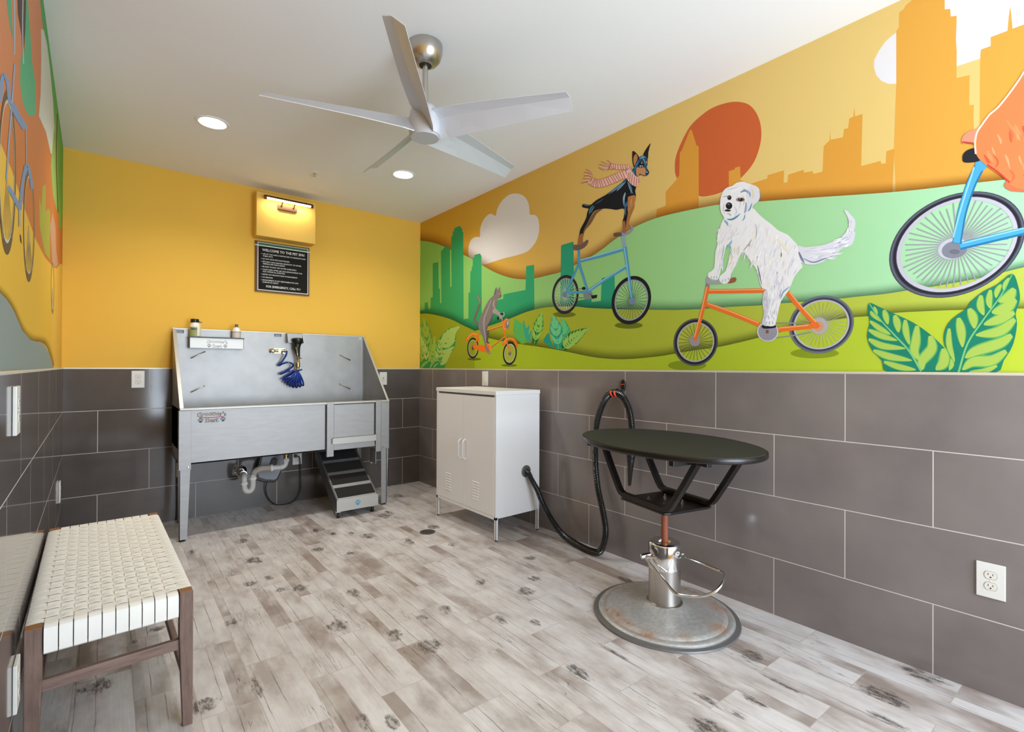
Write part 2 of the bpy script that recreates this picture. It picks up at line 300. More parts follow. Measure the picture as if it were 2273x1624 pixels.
# ------------------------------------------------------------------ mesh builder
class MB:
    def __init__(s): s.v = []; s.f = []
    def add(s, vs, fs):
        o = len(s.v); s.v += [tuple(v) for v in vs]; s.f += [tuple(i + o for i in f) for f in fs]; return s
    def box(s, x0, x1, y0, y1, z0, z1, mtx=None):
        vs = [Vector(p) for p in [(x0, y0, z0), (x1, y0, z0), (x1, y1, z0), (x0, y1, z0), (x0, y0, z1), (x1, y0, z1), (x1, y1, z1), (x0, y1, z1)]]
        if mtx: vs = [mtx @ v for v in vs]
        return s.add(vs, [(0, 3, 2, 1), (4, 5, 6, 7), (0, 1, 5, 4), (1, 2, 6, 5), (2, 3, 7, 6), (3, 0, 4, 7)])
    def prism(s, poly, axis, a, b, mtx=None):
        """poly: 2-D points in the two other axes (cyclic order), extruded along axis from a to b"""
        n = len(poly)
        def P(p, t):
            q = {0: (t, p[0], p[1]), 1: (p[0], t, p[1]), 2: (p[0], p[1], t)}[axis]; q = Vector(q); return mtx @ q if mtx else q
        vs = [P(p, a) for p in poly] + [P(p, b) for p in poly]
        return s.add(vs, [tuple(range(n))[::-1], tuple(range(n, 2 * n))] + [(i, (i + 1) % n, n + (i + 1) % n, n + i) for i in range(n)])
    def tube(s, pts, r, n=10, caps=True, closed=False):
        pts = [Vector(p) for p in pts]; m = len(pts); rr = r if isinstance(r, (list, tuple)) else [r] * m
        T = []
        for i in range(m):
            a = pts[(i - 1) % m] if (i or closed) else pts[0]; b = pts[(i + 1) % m] if (i < m - 1 or closed) else pts[-1]
            t = (b - a); T.append(t.normalized() if t.length > 1e-9 else Vector((0, 0, 1)))
        up = Vector((0, 0, 1)) if abs(T[0].z) < 0.9 else Vector((1, 0, 0))
        nrm = (up - T[0] * up.dot(T[0])).normalized(); vs = []
        for i in range(m):
            nrm = (nrm - T[i] * nrm.dot(T[i])).normalized(); bn = T[i].cross(nrm)
            for k in range(n):
                a = 2 * pi * k / n; vs.append(pts[i] + (nrm * cos(a) + bn * sin(a)) * rr[i])
        fs = [(i * n + k, i * n + (k + 1) % n, (i + 1) * n + (k + 1) % n, (i + 1) * n + k) for i in range(m - 1) for k in range(n)]
        if closed: fs += [((m - 1) * n + k, (m - 1) * n + (k + 1) % n, (k + 1) % n, k) for k in range(n)]
        elif caps: fs += [tuple(range(n))[::-1], tuple(range((m - 1) * n, m * n))]
        return s.add(vs, fs)
    def bar(s, p0, p1, w, h, up=(0, 0, 1)):
        p0, p1 = Vector(p0), Vector(p1); t = (p1 - p0).normalized(); u = Vector(up); u = (u - t * u.dot(t)).normalized(); r = t.cross(u)
        vs = [p + r * (a * w / 2) + u * (b * h / 2) for p in (p0, p1) for a, b in ((-1, -1), (1, -1), (1, 1), (-1, 1))]
        return s.add(vs, [(0, 1, 2, 3), (7, 6, 5, 4), (0, 4, 5, 1), (1, 5, 6, 2), (2, 6, 7, 3), (3, 7, 4, 0)])
    def sweep(s, pts, w, h, side):
        """rectangular section swept along pts; side = constant lateral axis"""
        pts = [Vector(p) for p in pts]; side = Vector(side).normalized(); vs = []
        for i, p in enumerate(pts):
            t = (pts[min(i + 1, len(pts) - 1)] - pts[max(i - 1, 0)]).normalized(); u = side.cross(t).normalized()
            vs += [p + side * (a * w / 2) + u * (b * h / 2) for a, b in ((-1, -1), (1, -1), (1, 1), (-1, 1))]
        m = len(pts); fs = [(0, 1, 2, 3), tuple((m - 1) * 4 + k for k in (3, 2, 1, 0))]
        fs += [(i * 4 + k, (i + 1) * 4 + k, (i + 1) * 4 + (k + 1) % 4, i * 4 + (k + 1) % 4) for i in range(m - 1) for k in range(4)]
        return s.add(vs, fs)
    def lathe(s, prof, c, n=32, axis=(0, 0, 1)):
        """prof: (r, h) along axis from point c"""
        ax = Vector(axis).normalized(); up = Vector((1, 0, 0)) if abs(ax.x) < 0.9 else Vector((0, 1, 0))
        e1 = (up - ax * up.dot(ax)).normalized(); e2 = ax.cross(e1); c = Vector(c); vs = []
        for r, h in prof:
            for k in range(n):
                a = 2 * pi * k / n; vs.append(c + ax * h + (e1 * cos(a) + e2 * sin(a)) * max(r, 1e-5))
        m = len(prof)
        fs = [(i * n + k, i * n + (k + 1) % n, (i + 1) * n + (k + 1) % n, (i + 1) * n + k) for i in range(m - 1) for k in range(n)]
        fs += [tuple(range(n))[::-1], tuple(range((m - 1) * n, m * n))]
        return s.add(vs, fs)

def smooth_pts(P, n=6, closed=False):
    P = [Vector(p) for p in P]; m = len(P); out = []
    rng = range(m) if closed else range(m - 1)
    for i in rng:
        p0 = P[(i - 1) % m] if (closed or i > 0) else P[0] * 2 - P[1]
        p1 = P[i]; p2 = P[(i + 1) % m]
        p3 = P[(i + 2) % m] if (closed or i + 2 < m) else P[-1] * 2 - P[-2]
        for k in range(n):
            t = k / n
            out.append(0.5 * ((2 * p1) + (p2 - p0) * t + (2 * p0 - 5 * p1 + 4 * p2 - p3) * t * t + (3 * p1 - p0 - 3 * p2 + p3) * t ** 3))
    if not closed: out.append(P[-1])
    return out

def mesh_obj(name, mb, m, parent=None, smooth=False, bevel=0.0, seg=2):
    base = Vector((0, 0, 0)); root = parent
    while root is not None: base = Vector(root.location) + base; root = root.parent
    me = bpy.data.meshes.new(name); me.from_pydata([Vector(v) - base for v in mb.v], [], mb.f); me.update()
    bm = bmesh.new(); bm.from_mesh(me); bmesh.ops.recalc_face_normals(bm, faces=bm.faces); bm.to_mesh(me); bm.free()
    if smooth:
        me.polygons.foreach_set('use_smooth', [True] * len(me.polygons))
        me.set_sharp_from_angle(angle=radians(38))
    me.materials.append(m)
    o = bpy.data.objects.new(name, me); COL.objects.link(o)
    if parent is not None: o.parent = parent
    if bevel:
        b = o.modifiers.new('bevel', 'BEVEL'); b.width = bevel; b.segments = seg; b.limit_method = 'ANGLE'; b.angle_limit = radians(40)
        b.harden_normals = False
    return o
def tag(o, label, cat=None, group=None):
    o['label'] = label
    if cat: o['category'] = cat
    if group: o['group'] = group
    return o
def thing(name, label, cat, loc, group=None):
    o = bpy.data.objects.new(name, None); o.empty_display_size = 0.1; COL.objects.link(o); o.location = loc
    return tag(o, label, cat, group)
def struct(name, mb, m, **k):
    o = mesh_obj(name, mb, m, **k); o['kind'] = 'structure'; return o
def lab(o, text): o['label'] = text; return o

def text_mb(mb, body, width, height, place, extrude=0.0004, bold=0.0):
    """block letters fitted to width x cap height; place maps (x right, z up, d outward) to a point"""
    cu = bpy.data.curves.new('lettering', 'FONT'); cu.body = body; cu.size = 1.0; cu.resolution_u = 3; cu.offset = bold
    ob = bpy.data.objects.new('lettering', cu); me = bpy.data.meshes.new_from_object(ob)
    vs = [v.co.copy() for v in me.vertices]; fs = [tuple(p.vertices) for p in me.polygons]
    x0 = min(v.x for v in vs); x1 = max(v.x for v in vs)
    sx = width / (x1 - x0); sz = height / 0.70
    mb.add([place((v.x - x0) * sx, v.y * sz, extrude) for v in vs], fs)
    bpy.data.objects.remove(ob); bpy.data.curves.remove(cu); bpy.data.meshes.remove(me)

# ------------------------------------------------------------------ camera
cam = bpy.data.cameras.new('camera'); cam.sensor_fit = 'HORIZONTAL'; cam.sensor_width = 36; cam.lens = F / 2273 * 36
cam.clip_start = 0.02; cam.clip_end = 200
co_ = bpy.data.objects.new('camera', cam); COL.objects.link(co_); scene.camera = co_
s_, c_, sp_, cp_ = sin(YAW), cos(YAW), sin(PITCH), cos(PITCH)
right0, up0, fwd = Vector((c_, -s_, 0)), Vector((-s_ * sp_, -c_ * sp_, cp_)), Vector((s_ * cp_, c_ * cp_, sp_))
rt = right0 * cos(ROLL) + up0 * sin(ROLL); upv = up0 * cos(ROLL) - right0 * sin(ROLL)
co_.matrix_world = Matrix(((rt.x, upv.x, -fwd.x, 0), (rt.y, upv.y, -fwd.y, 0), (rt.z, upv.z, -fwd.z, ZC), (0, 0, 0, 1)))

# ------------------------------------------------------------------ room shell
T = 0.12
def wall_poly(name, pts, z0, z1, m):
    mb = MB(); mb.prism(pts, 2, z0, z1); return struct(name, mb, m)
xlF, xlB = xleft(YF), xleft(YB)
mb = MB(); st_x, st_y = 0.026, 0.026
nx_, ny_ = int((XR + 1.4) / st_x), int((YB + 0.8 - YF) / st_y)
mb.add([(-1.0 + (XR + 1.4) * i / nx_, YF - 0.4 + (YB + 0.8 - YF) * j / ny_, 0) for j in range(ny_ + 1) for i in range(nx_ + 1)], [(j * (nx_ + 1) + i, j * (nx_ + 1) + i + 1, (j + 1) * (nx_ + 1) + i + 1, (j + 1) * (nx_ + 1) + i) for j in range(ny_) for i in range(nx_)])
n0_ = len(mb.v); mb.box(-1.0, XR + 0.4, YF - 0.4, YB + 0.4, -0.1, -0.001)
fl_ = struct('floor', mb, M['floor'])
at_ = fl_.data.attributes.new('knot_distance', 'FLOAT', 'POINT')
kd_ = [3.0] * len(fl_.data.vertices)
for px_, py_, ax_, ay_ in KNOTS:
    for j in range(max(0, int((py_ - 3 * ay_ - YF + 0.4) / st_y) - 1), min(ny_, int((py_ + 3 * ay_ - YF + 0.4) / st_y) + 2) + 1):
        for i in range(max(0, int((px_ - 3 * ax_ + 1.0) / st_x) - 1), min(nx_, int((px_ + 3 * ax_ + 1.0) / st_x) + 2) + 1):
            k = j * (nx_ + 1) + i; v_ = mb.v[k]; kd_[k] = min(kd_[k], sqrt(((v_[0] - px_) / ax_) ** 2 + ((v_[1] - py_) / ay_) ** 2))
at_.data.foreach_set('value', kd_)
mb = MB(); mb.box(-1.0, XR + 0.4, YF - 0.4, YB + 0.4, HC, HC + 0.1); struct('ceiling', mb, M['ceil'])
# walls: painted substrate, tiling 8 mm proud of it, metal edge on top
wl = wall_poly('wall_left', [(xlF - PT, YF), (xlB - PT, YB + PT), (xlB - PT - T, YB + PT), (xlF - PT - T, YF)], 0, HC, M['yellow'])
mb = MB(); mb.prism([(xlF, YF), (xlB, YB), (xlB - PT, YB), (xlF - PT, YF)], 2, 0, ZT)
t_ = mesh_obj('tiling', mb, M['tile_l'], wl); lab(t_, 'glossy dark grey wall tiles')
wb = wall_poly('wall_back', [(xlB - PT - T, YB + PT), (XR + PT + T, YB + PT), (XR + PT + T, YB + PT + T), (xlB - PT - T, YB + PT + T)], 0, HC, M['yellow'])
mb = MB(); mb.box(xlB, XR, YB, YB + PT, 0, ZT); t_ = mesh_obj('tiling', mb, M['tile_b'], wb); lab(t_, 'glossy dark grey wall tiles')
wr = wall_poly('wall_right', [(XR + PT, YF), (XR + PT + T, YF), (XR + PT + T, YB + PT), (XR + PT, YB + PT)], 0, HC, M['yellow'])
mb = MB(); mb.box(XR, XR + PT, YF, YB, 0, ZT); t_ = mesh_obj('tiling', mb, M['tile_r'], wr); lab(t_, 'dark grey wall tiles with pale joints')
mb = MB(); mb.prism([(xlF + 0.001, YF), (xlB + 0.001, YB), (xlB - PT, YB), (xlF - PT, YF)], 2, ZT, ZT + 0.007); struct('trim_1', mb, M['trim'])
mb = MB(); mb.box(xlB, XR, YB - 0.001, YB + PT, ZT, ZT + 0.007); struct('trim_2', mb, M['trim'])
mb = MB(); mb.box(XR - 0.001, XR + PT, YF, YB, ZT, ZT + 0.009); struct('trim_3', mb, M['trim'])
# front wall with its wide glazed opening, behind the camera
WX0, WX1, WZ0, WZ1 = 0.52, 2.42, 0.30, 2.62
mb = MB(); mb.box(xlF - T, WX0, YF - T, YF, 0, HC).box(WX1, XR + PT + T, YF - T, YF, 0, HC).box(WX0, WX1, YF - T, YF, WZ1, HC).box(WX0, WX1, YF - T, YF, 0, WZ0)
struct('wall_front', mb, M['yellow'])
mb = MB()
mb.box(0.68, 0.86, YF - 0.06, YF + 0.01, WZ0, WZ1)
for x in (WX0 - 0.02, 1.60, WX1 - 0.03): mb.box(x, x + 0.05, YF - 0.09, YF - 0.03, WZ0, WZ1)
mb.box(WX0, WX1, YF - 0.09, YF - 0.03, WZ0, WZ0 + 0.05).box(WX0, WX1, YF - 0.09, YF - 0.03, WZ1 - 0.05, WZ1)
struct('window_1', mb, M['black'])
WIN_P, DL_P, FILL_P, EXPO = 114, 52, 28, 0.24

# ------------------------------------------------------------------ murals: flat paint on the wall faces, drawn shape over shape
# (the soft dark edges along the hills are airbrushed into the artwork itself and belong to the paint)
class Art:
    LAYER = 0.00003
    def __init__(s, fn, tr=(0, 0, 1), layer=0): s.fn = fn; s.tr = tr; s.l = layer; s.sub = 0; s.v = []; s.f = []; s.c = []
    def P(s, x, y): ox, oy, k = s.tr; return s.fn(ox + x / k, oy + y / k, 0.0002 + (s.l + (s.sub % 9) * 0.1) * s.LAYER)
    def nx(s, n=1): s.l += n
    def _add(s, pts, cols, faces):
        o = len(s.v); s.v += [tuple(s.P(*p)) for p in pts]; s.c += cols; s.f += [tuple(i + o for i in f) for f in faces]
    def poly(s, pts, col, sm=0, col2=None, axis=0):
        if sm: pts = [(p.x, p.y) for p in smooth_pts([(x, y, 0) for x, y in pts], sm, True)]
        if col2:
            a = min(p[axis] for p in pts); b = max(p[axis] for p in pts)
            cols = [tuple(col[i] + (col2[i] - col[i]) * (p[axis] - a) / (b - a) for i in range(4)) for p in pts]
        else: cols = [col] * len(pts)
        tris = bm_tess(pts); s._add(pts, cols, tris); s.nx()
    def ell(s, cx, cy, w, h, col, sx=0, n=40, k=1.0, inner=0.0, adv=True):
        W, H = w * k, h * k; sxy = -sx * k * h * k
        l11 = W; l21 = sxy / W; l22 = sqrt(max(H * H - l21 * l21, 1e-6))
        q = [(l11 * cos(2 * pi * i / n), l21 * cos(2 * pi * i / n) + l22 * sin(2 * pi * i / n)) for i in range(n)]
        if inner:
            pts = [(cx + a, cy + b) for a, b in q] + [(cx + a * inner, cy + b * inner) for a, b in q]
            s._add(pts, [col] * 2 * n, [(i, (i + 1) % n, n + (i + 1) % n, n + i) for i in range(n)])
        else: s._add([(cx + a, cy + b) for a, b in q], [col] * n, [tuple(range(n))])
        if adv: s.nx()
        else: s.sub += 1
        return q
    def st(s, pts, w, col, sm=4, w2=None, adv=True, taper=False):
        """brush stroke of width w (to w2)"""
        if sm and len(pts) > 2: P = smooth_pts([(x, y, 0) for x, y in pts], sm)
        else: P = [Vector((x, y, 0)) for x, y in pts]
        m = len(P); vs = []
        for i, p in enumerate(P):
            t = (P[min(i + 1, m - 1)] - P[max(i - 1, 0)]); t = t.normalized() if t.length else Vector((1, 0, 0))
            f = i / (m - 1); ww = w + ((w2 if w2 is not None else w) - w) * f
            if taper: ww *= max(0.06, sin(pi * (0.08 + 0.9 * f)) ** 0.7)
            nn = Vector((-t.y, t.x, 0)) * ww / 2; vs += [(p.x + nn.x, p.y + nn.y), (p.x - nn.x, p.y - nn.y)]
        s._add(vs, [col] * len(vs), [(2 * i, 2 * i + 1, 2 * i + 3, 2 * i + 2) for i in range(m - 1)])
        if adv: s.nx()
        else: s.sub += 1
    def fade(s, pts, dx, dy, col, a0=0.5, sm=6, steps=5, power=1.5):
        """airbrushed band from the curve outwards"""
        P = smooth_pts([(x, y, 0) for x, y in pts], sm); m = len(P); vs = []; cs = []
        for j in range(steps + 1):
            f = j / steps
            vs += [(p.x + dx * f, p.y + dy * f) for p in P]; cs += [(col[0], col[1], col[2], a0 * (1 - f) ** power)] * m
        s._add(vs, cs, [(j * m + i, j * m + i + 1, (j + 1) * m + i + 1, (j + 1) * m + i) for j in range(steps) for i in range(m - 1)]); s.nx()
    def wheel(s, cx, cy, w, h, sx, tyre, k1, rim, spoke, nsp, hub=None, hubr=0.1, sw=2.0, jit=0.0, rng=None):
        s.ell(cx, cy, w, h, tyre, sx, inner=k1, n=56)
        s.ell(cx, cy, w, h, rim, sx, k=k1 * 1.01, inner=0.93, n=56)
        q = s.ell(cx, cy, w, h, rim, sx, n=nsp, k=k1 * 0.95, inner=0.985, adv=False)
        for i, (a, b) in enumerate(q):
            e = 1 - (rng.random() * jit if rng else 0)
            s.st([(cx + a * 0.12, cy + b * 0.12), (cx + a * e, cy + b * e)], sw, spoke, 0, adv=False)
        s.nx()
        s.st([], 0, rim) if False else None
        if hub: s.ell(cx, cy, w, h, hub, sx, k=hubr, n=24)
    def leaf(s, rib, width, base, stripe, n=9, lean=0.35, side=(1, 1), sw=0.5, dark=None):
        """rib: tip ... foot; outline bulges by width; curved stripes run from the rib to the edge"""
        P = smooth_pts([(x, y, 0) for x, y in rib], 8); m = len(P)
        prof = lambda f: max(0.02, min(1, (f / 0.5) ** 0.85)) if f < 0.5 else 1 - 0.6 * ((f - 0.5) / 0.5) ** 1.7
        L, R = [], []
        for i, p in enumerate(P):
            t = (P[min(i + 1, m - 1)] - P[max(i - 1, 0)]).normalized(); nn = Vector((-t.y, t.x, 0)); f = i / (m - 1); w = width * prof(f)
            L.append(p + nn * w * side[0]); R.append(p - nn * w * side[1])
        s.poly([(p.x, p.y) for p in L] + [(p.x, p.y) for p in reversed(R)], base)
        for j in range(n):
            f = (j + 0.9) / (n + 0.6); i = int(f * (m - 1)); p = P[i]
            for E in (L, R):
                k = max(0, int(i - lean * m * (1 - 0.45 * f))); e = E[k]; q = p + (e - p) * 0.95
                mid = (p + q) / 2 + (P[min(i + 2, m - 1)] - p).normalized() * (q - p).length * 0.16
                s.st([(p.x, p.y), (mid.x, mid.y), (q.x, q.y)], width * sw * 1.5 * (0.45 + prof(f) / 2) / max(1, n / 6), stripe, 4, adv=False, taper=True)
        s.nx(); s.st([(p.x, p.y) for p in P], width * 0.04, stripe if not dark else dark, 0, w2=width * 0.09)
    def obj(s, name, parent, label=None):
        me = bpy.data.meshes.new(name); me.from_pydata(s.v, [], s.f); me.update()
        ca = me.color_attributes.new('Col', 'FLOAT_COLOR', 'POINT'); ca.data.foreach_set('color', [x for c in s.c for x in c])
        me.materials.append(M['paint'])
        if any(c[3] < 1 for c in s.c):
            me.materials.append(M['airbrush'])
            me.polygons.foreach_set('material_index', [1 if s.c[f[0]][3] < 1 or s.c[f[-1]][3] < 1 else 0 for f in s.f])
        o = bpy.data.objects.new(name, me); COL.objects.link(o)
        if parent is not None: o.parent = parent
        if label: o['label'] = label
        return o
from mathutils.geometry import tessellate_polygon
def bm_tess(pts): return [tuple(t) for t in tessellate_polygon([[Vector((x, y, 0)) for x, y in pts]])]
C = srgb
def ex(pts, tr): ox, oy, k = tr; return [(ox + x / k, oy + y / k) for x, y in pts]
tA, tB, tC, tD, tE = (920, 400, 3.529), (1200, 280, 3.53), (1460, 380, 3.53), (1900, 0, 3.777), (1900, 380, 3.383)
tDG, tWD, tCT, tLF, tSK = (1270, 310, 6.495), (1550, 395, 4.708), (1025, 630, 8.55), (930, 670, 5.828), (1440, 200, 2.7287)

# base coat of the right mural covers the wall above the tiling
def right_mural():
    root = None
    # sky: ochre in the far corner, blending to a paler tone toward the front
    me_v, me_f, me_c = [], [], []
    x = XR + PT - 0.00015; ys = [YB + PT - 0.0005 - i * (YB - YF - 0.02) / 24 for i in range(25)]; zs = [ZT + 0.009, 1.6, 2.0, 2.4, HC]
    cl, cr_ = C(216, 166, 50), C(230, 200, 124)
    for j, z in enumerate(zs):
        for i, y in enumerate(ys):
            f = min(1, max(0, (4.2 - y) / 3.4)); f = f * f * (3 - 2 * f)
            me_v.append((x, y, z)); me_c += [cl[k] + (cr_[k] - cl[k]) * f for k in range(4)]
    n = len(ys)
    me_f = [(j * n + i, j * n + i + 1, (j + 1) * n + i + 1, (j + 1) * n + i) for j in range(len(zs) - 1) for i in range(n - 1)]
    me = bpy.data.meshes.new('mural'); me.from_pydata(me_v, [], me_f); me.update()
    ca = me.color_attributes.new('Col', 'FLOAT_COLOR', 'POINT'); ca.data.foreach_set('color', me_c); me.materials.append(M['paint'])
    root = bpy.data.objects.new('mural', me); COL.objects.link(root)
    tag(root, 'painted mural of two dogs and a cat riding bicycles over green hills', 'mural')

    # ---- sun, cloud, pale dome
    a = Art(on_right, tSK, 1)
    a.poly([(530, 70), (460, 80), (380, 110), (310, 160), (250, 220), (200, 310), (165, 400), (158, 470), (170, 530), (240, 610), (305, 640), (350, 642), (430, 622), (500, 580), (580, 510), (640, 430), (675, 330), (682, 250), (670, 180), (640, 120), (595, 82)], C(206, 100, 52), 4)
    a.obj('painted_sun', root, 'large orange red sun behind the painted skyline')
    a = Art(on_right, tA, 1)
    a.poly([(530, 662), (470, 640), (428, 600), (423, 540), (432, 490), (455, 455), (490, 442), (513, 442), (515, 380), (535, 320), (570, 275), (605, 262), (635, 278), (650, 220), (690, 155), (745, 112), (800, 103), (850, 120), (885, 160), (900, 215), (904, 268), (940, 270), (968, 300), (977, 360), (970, 430), (945, 490), (900, 545), (860, 568), (790, 590), (700, 612), (610, 640)], C(228, 224, 222), 3)
    a.obj('painted_cloud', root, 'white painted cloud with rounded lobes')
    a = Art(on_right, tD, 1)
    wh = C(232, 230, 234)
    a.poly([(345, 268), (300, 300), (245, 350), (190, 430), (155, 500), (150, 560), (170, 630), (215, 680), (270, 702), (345, 703)], wh, 0)
    a.poly([(742, -60), (742, 78), (790, 75), (795, 138), (845, 133), (838, 330), (845, 430), (843, 556), (1045, 490), (1048, 415), (1130, 385), (1128, 312), (1270, 258), (1500, 170), (1900, 30), (1900, -200), (742, -200)], wh)
    a.obj('painted_moon', root, 'white round shapes behind the tall orange towers')
    # ---- orange skyline
    a = Art(on_right, tD, 3)
    o1 = C(228, 168, 70)
    a.poly([(338, 1700), (318, 1245), (338, 703), (338, 262), (360, 228), (362, 105), (400, 78), (415, 45), (472, 0), (540, -60), (742, -60), (745, 80), (790, 75), (795, 138), (845, 133), (838, 330), (845, 430), (843, 655), (953, 628), (950, 880), (988, 878), (985, 990), (990, 1085), (1037, 1090), (1042, 460), (1048, 415), (1130, 385), (1128, 312), (1270, 258), (1280, 150), (1293, 50), (1305, 150), (1313, 240), (1409, 205), (1900, 30), (1900, 1560), (1400, 1560)], o1)
    a.tr = tSK
    a.poly([(1470, 760), (1488, 355), (1440, 370), (1436, 443), (1408, 445), (1405, 428), (1287, 460), (1295, 145), (1250, 158), (1245, 100), (1240, 160), (1215, 172), (1208, 230), (1182, 236), (1178, 285), (1102, 300), (1099, 240), (1096, 303), (1060, 340), (1053, 493), (998, 507), (992, 490), (940, 500), (938, 482), (845, 512), (840, 558), (817, 560), (820, 485), (720, 515), (718, 535), (645, 558), (600, 575), (590, 760)], C(224, 160, 62))
    a.poly([(485, 740), (485, 490), (520, 480), (522, 470), (553, 460), (557, 545), (600, 560), (600, 740)], C(224, 160, 62))
    a.poly([(40, 850), (48, 722), (103, 700), (103, 615), (165, 545), (185, 515), (188, 380), (200, 365), (250, 240), (260, 240), (290, 335), (303, 340), (303, 800)], C(222, 156, 58))
    a.obj('painted_skyline', root, 'orange city skyline silhouette')
    # ---- hills
    mint_edge = ex([(20, 470), (110, 480), (200, 505), (290, 545), (420, 600), (530, 665), (640, 725), (760, 765), (860, 775), (940, 768), (1060, 740), (1145, 718)], tA) + ex([(265, 1090), (380, 1030), (480, 965), (570, 895), (690, 815), (800, 760), (910, 718), (1040, 684)], tB) + ex([(300, 715), (450, 690), (680, 673), (1000, 650), (1300, 630), (1500, 615), (1700, 595), (1900, 570), (2170, 540), (2273, 527), (2600, 490)], tSK)
    lime_r = ex([(475, 1180), (560, 1150), (650, 1118), (760, 1078), (880, 1030), (1000, 1000), (1090, 990), (1260, 988)], tA) + ex([(400, 1425), (700, 1435), (1000, 1439)], tB) + ex([(150, 1086), (350, 1078), (560, 1062), (800, 1050), (960, 1035), (1400, 1000), (1530, 985), (1765, 962)], tC) + ex([(380, 895), (580, 865), (960, 795), (1262, 720), (1700, 630)], tE)
    lime_l = ex([(20, 1050), (60, 1044), (110, 1045), (190, 1060), (290, 1090), (380, 1135), (475, 1180)], tA)
    front = ex([(720, 383), (830, 440), (960, 480), (1280, 540), (1560, 580), (1900, 640), (2273, 715)], tLF) + [(1385, 797)] + ex([(0, 1450), (125, 1430), (300, 1400), (470, 1377), (640, 1340), (790, 1303), (1100, 1225), (1340, 1170), (1540, 1143)], tC) + ex([(90, 1087), (300, 1062), (640, 1045), (810, 1040), (1262, 1030), (1700, 1025)], tE)
    a = Art(on_right, (0, 0, 1), 9)
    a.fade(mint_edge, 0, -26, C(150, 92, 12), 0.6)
    S = lambda c: [(p.x, p.y) for p in smooth_pts([(x, y, 0) for x, y in c], 4)]
    bot = 840
    def hill(edge, colL, colR, bottom):
        e = S(edge); m = len(e); vs = e + [(x, bottom(x)) for x, y in e]
        x0, x1 = e[0][0], e[-1][0]
        def cc(x):
            f = min(1, max(0, (x - x0) / (x1 - x0))); return tuple(colL[k] + (colR[k] - colL[k]) * f for k in range(4))
        a._add(vs, [cc(x) for x, y in vs], [(i, i + 1, m + i + 1, m + i) for i in range(m - 1)]); a.nx()
    tile_top = lambda x: 817.2 + max(0, (x - 930)) * 0.00905
    hill(mint_edge, C(138, 196, 92), C(178, 228, 190), tile_top)
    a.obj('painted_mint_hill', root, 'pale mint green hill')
    a = Art(on_right, tA, 11)
    gc, gd = C(58, 158, 84), C(38, 158, 120)
    a.poly([(20, 1120), (40, 1025), (80, 1012), (80, 960), (105, 953), (108, 1008), (125, 1005), (127, 920), (143, 915), (143, 650), (187, 640), (190, 848), (200, 850), (200, 962), (210, 960), (208, 555), (218, 545), (240, 520), (243, 490), (247, 515), (278, 520), (280, 835), (290, 832), (288, 440), (298, 432), (300, 400), (308, 398), (312, 375), (350, 358), (362, 360), (365, 375), (375, 378), (375, 400), (383, 408), (385, 1088), (422, 1082), (423, 882), (435, 878), (438, 712), (447, 710), (450, 675), (457, 672), (457, 605), (468, 600), (468, 585), (515, 572), (518, 585), (525, 588), (527, 1040), (660, 935), (695, 928), (697, 893), (870, 858), (875, 672), (937, 662), (940, 1060), (700, 1160), (475, 1240)], gc, col2=C(42, 164, 112))
    a.tr = tB
    a.poly([(153, 1460), (160, 940), (165, 930), (258, 903), (262, 1372), (345, 1357), (350, 1340), (398, 1345), (400, 1378), (472, 1368), (478, 1190), (580, 1168), (585, 1420), (720, 1432), (720, 1460)], gd)
    a.obj('painted_green_city', root, 'green city silhouette on the left of the mural')
    a = Art(on_right, (0, 0, 1), 13)
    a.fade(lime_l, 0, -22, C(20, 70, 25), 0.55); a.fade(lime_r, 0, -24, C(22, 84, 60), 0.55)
    hill(lime_r, C(158, 166, 30), C(190, 205, 84), tile_top)
    hill(lime_l + ex([(830, 440), (960, 480)], tLF), C(150, 158, 26), C(150, 160, 28), tile_top)
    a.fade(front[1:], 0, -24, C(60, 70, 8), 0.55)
    hill(front, C(162, 182, 30), C(186, 204, 58), tile_top)
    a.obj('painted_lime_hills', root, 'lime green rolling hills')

    # ---- leaves in the left corner and middle
    a = Art(on_right, tLF, 21)
    g1, g2 = C(52, 148, 74), C(168, 198, 96)
    a.leaf([(60, 200), (95, 420), (130, 770)], 70, g1, C(150, 178, 62), 9, 0.3)
    a.leaf([(8, 230), (10, 560), (60, 800)], 60, C(48, 140, 66), C(160, 186, 74), 8, 0.3, side=(0.1, 1))
    a.leaf([(22, 430), (60, 610), (140, 850)], 62, g1, C(176, 200, 100), 8, 0.25, side=(0.3, 1))
    a.leaf([(205, 440), (190, 640), (140, 860)], 48, g1, C(150, 190, 70), 7, 0.3)
    a.leaf([(525, 320), (400, 400), (285, 640), (262, 862)], 150, g1, g2, 11, 0.22, side=(0.55, 0.95))
    a.leaf([(290, 480), (262, 600), (275, 760)], 40, g1, g2, 5, 0.3)
    a.leaf([(250, 700), (190, 780), (150, 862)], 46, g1, g2, 5, 0.3)
    a.poly([(14, 862), (14, 780), (90, 740), (160, 780), (260, 760), (300, 862)], g1)
    for x0, y0, x1, y1, w in [(25, 858, 130, 760, 34), (145, 850, 240, 720, 30), (190, 855, 255, 790, 24), (20, 690, 90, 650, 26), (20, 620, 80, 560, 20)]: a.st([(x0, y0), ((x0 + x1) / 2 - 10, (y0 + y1) / 2 - 8), (x1, y1)], w, C(140, 180, 84), 4, adv=False, taper=True)
    a.nx()
    a.obj('painted_ferns', root, 'painted ferns in the lower left corner')
    a = Art(on_right, tLF, 21)
    a.leaf([(1240, 215), (1300, 360), (1362, 535)], 90, C(112, 168, 44), C(84, 178, 96), 9, 0.25)
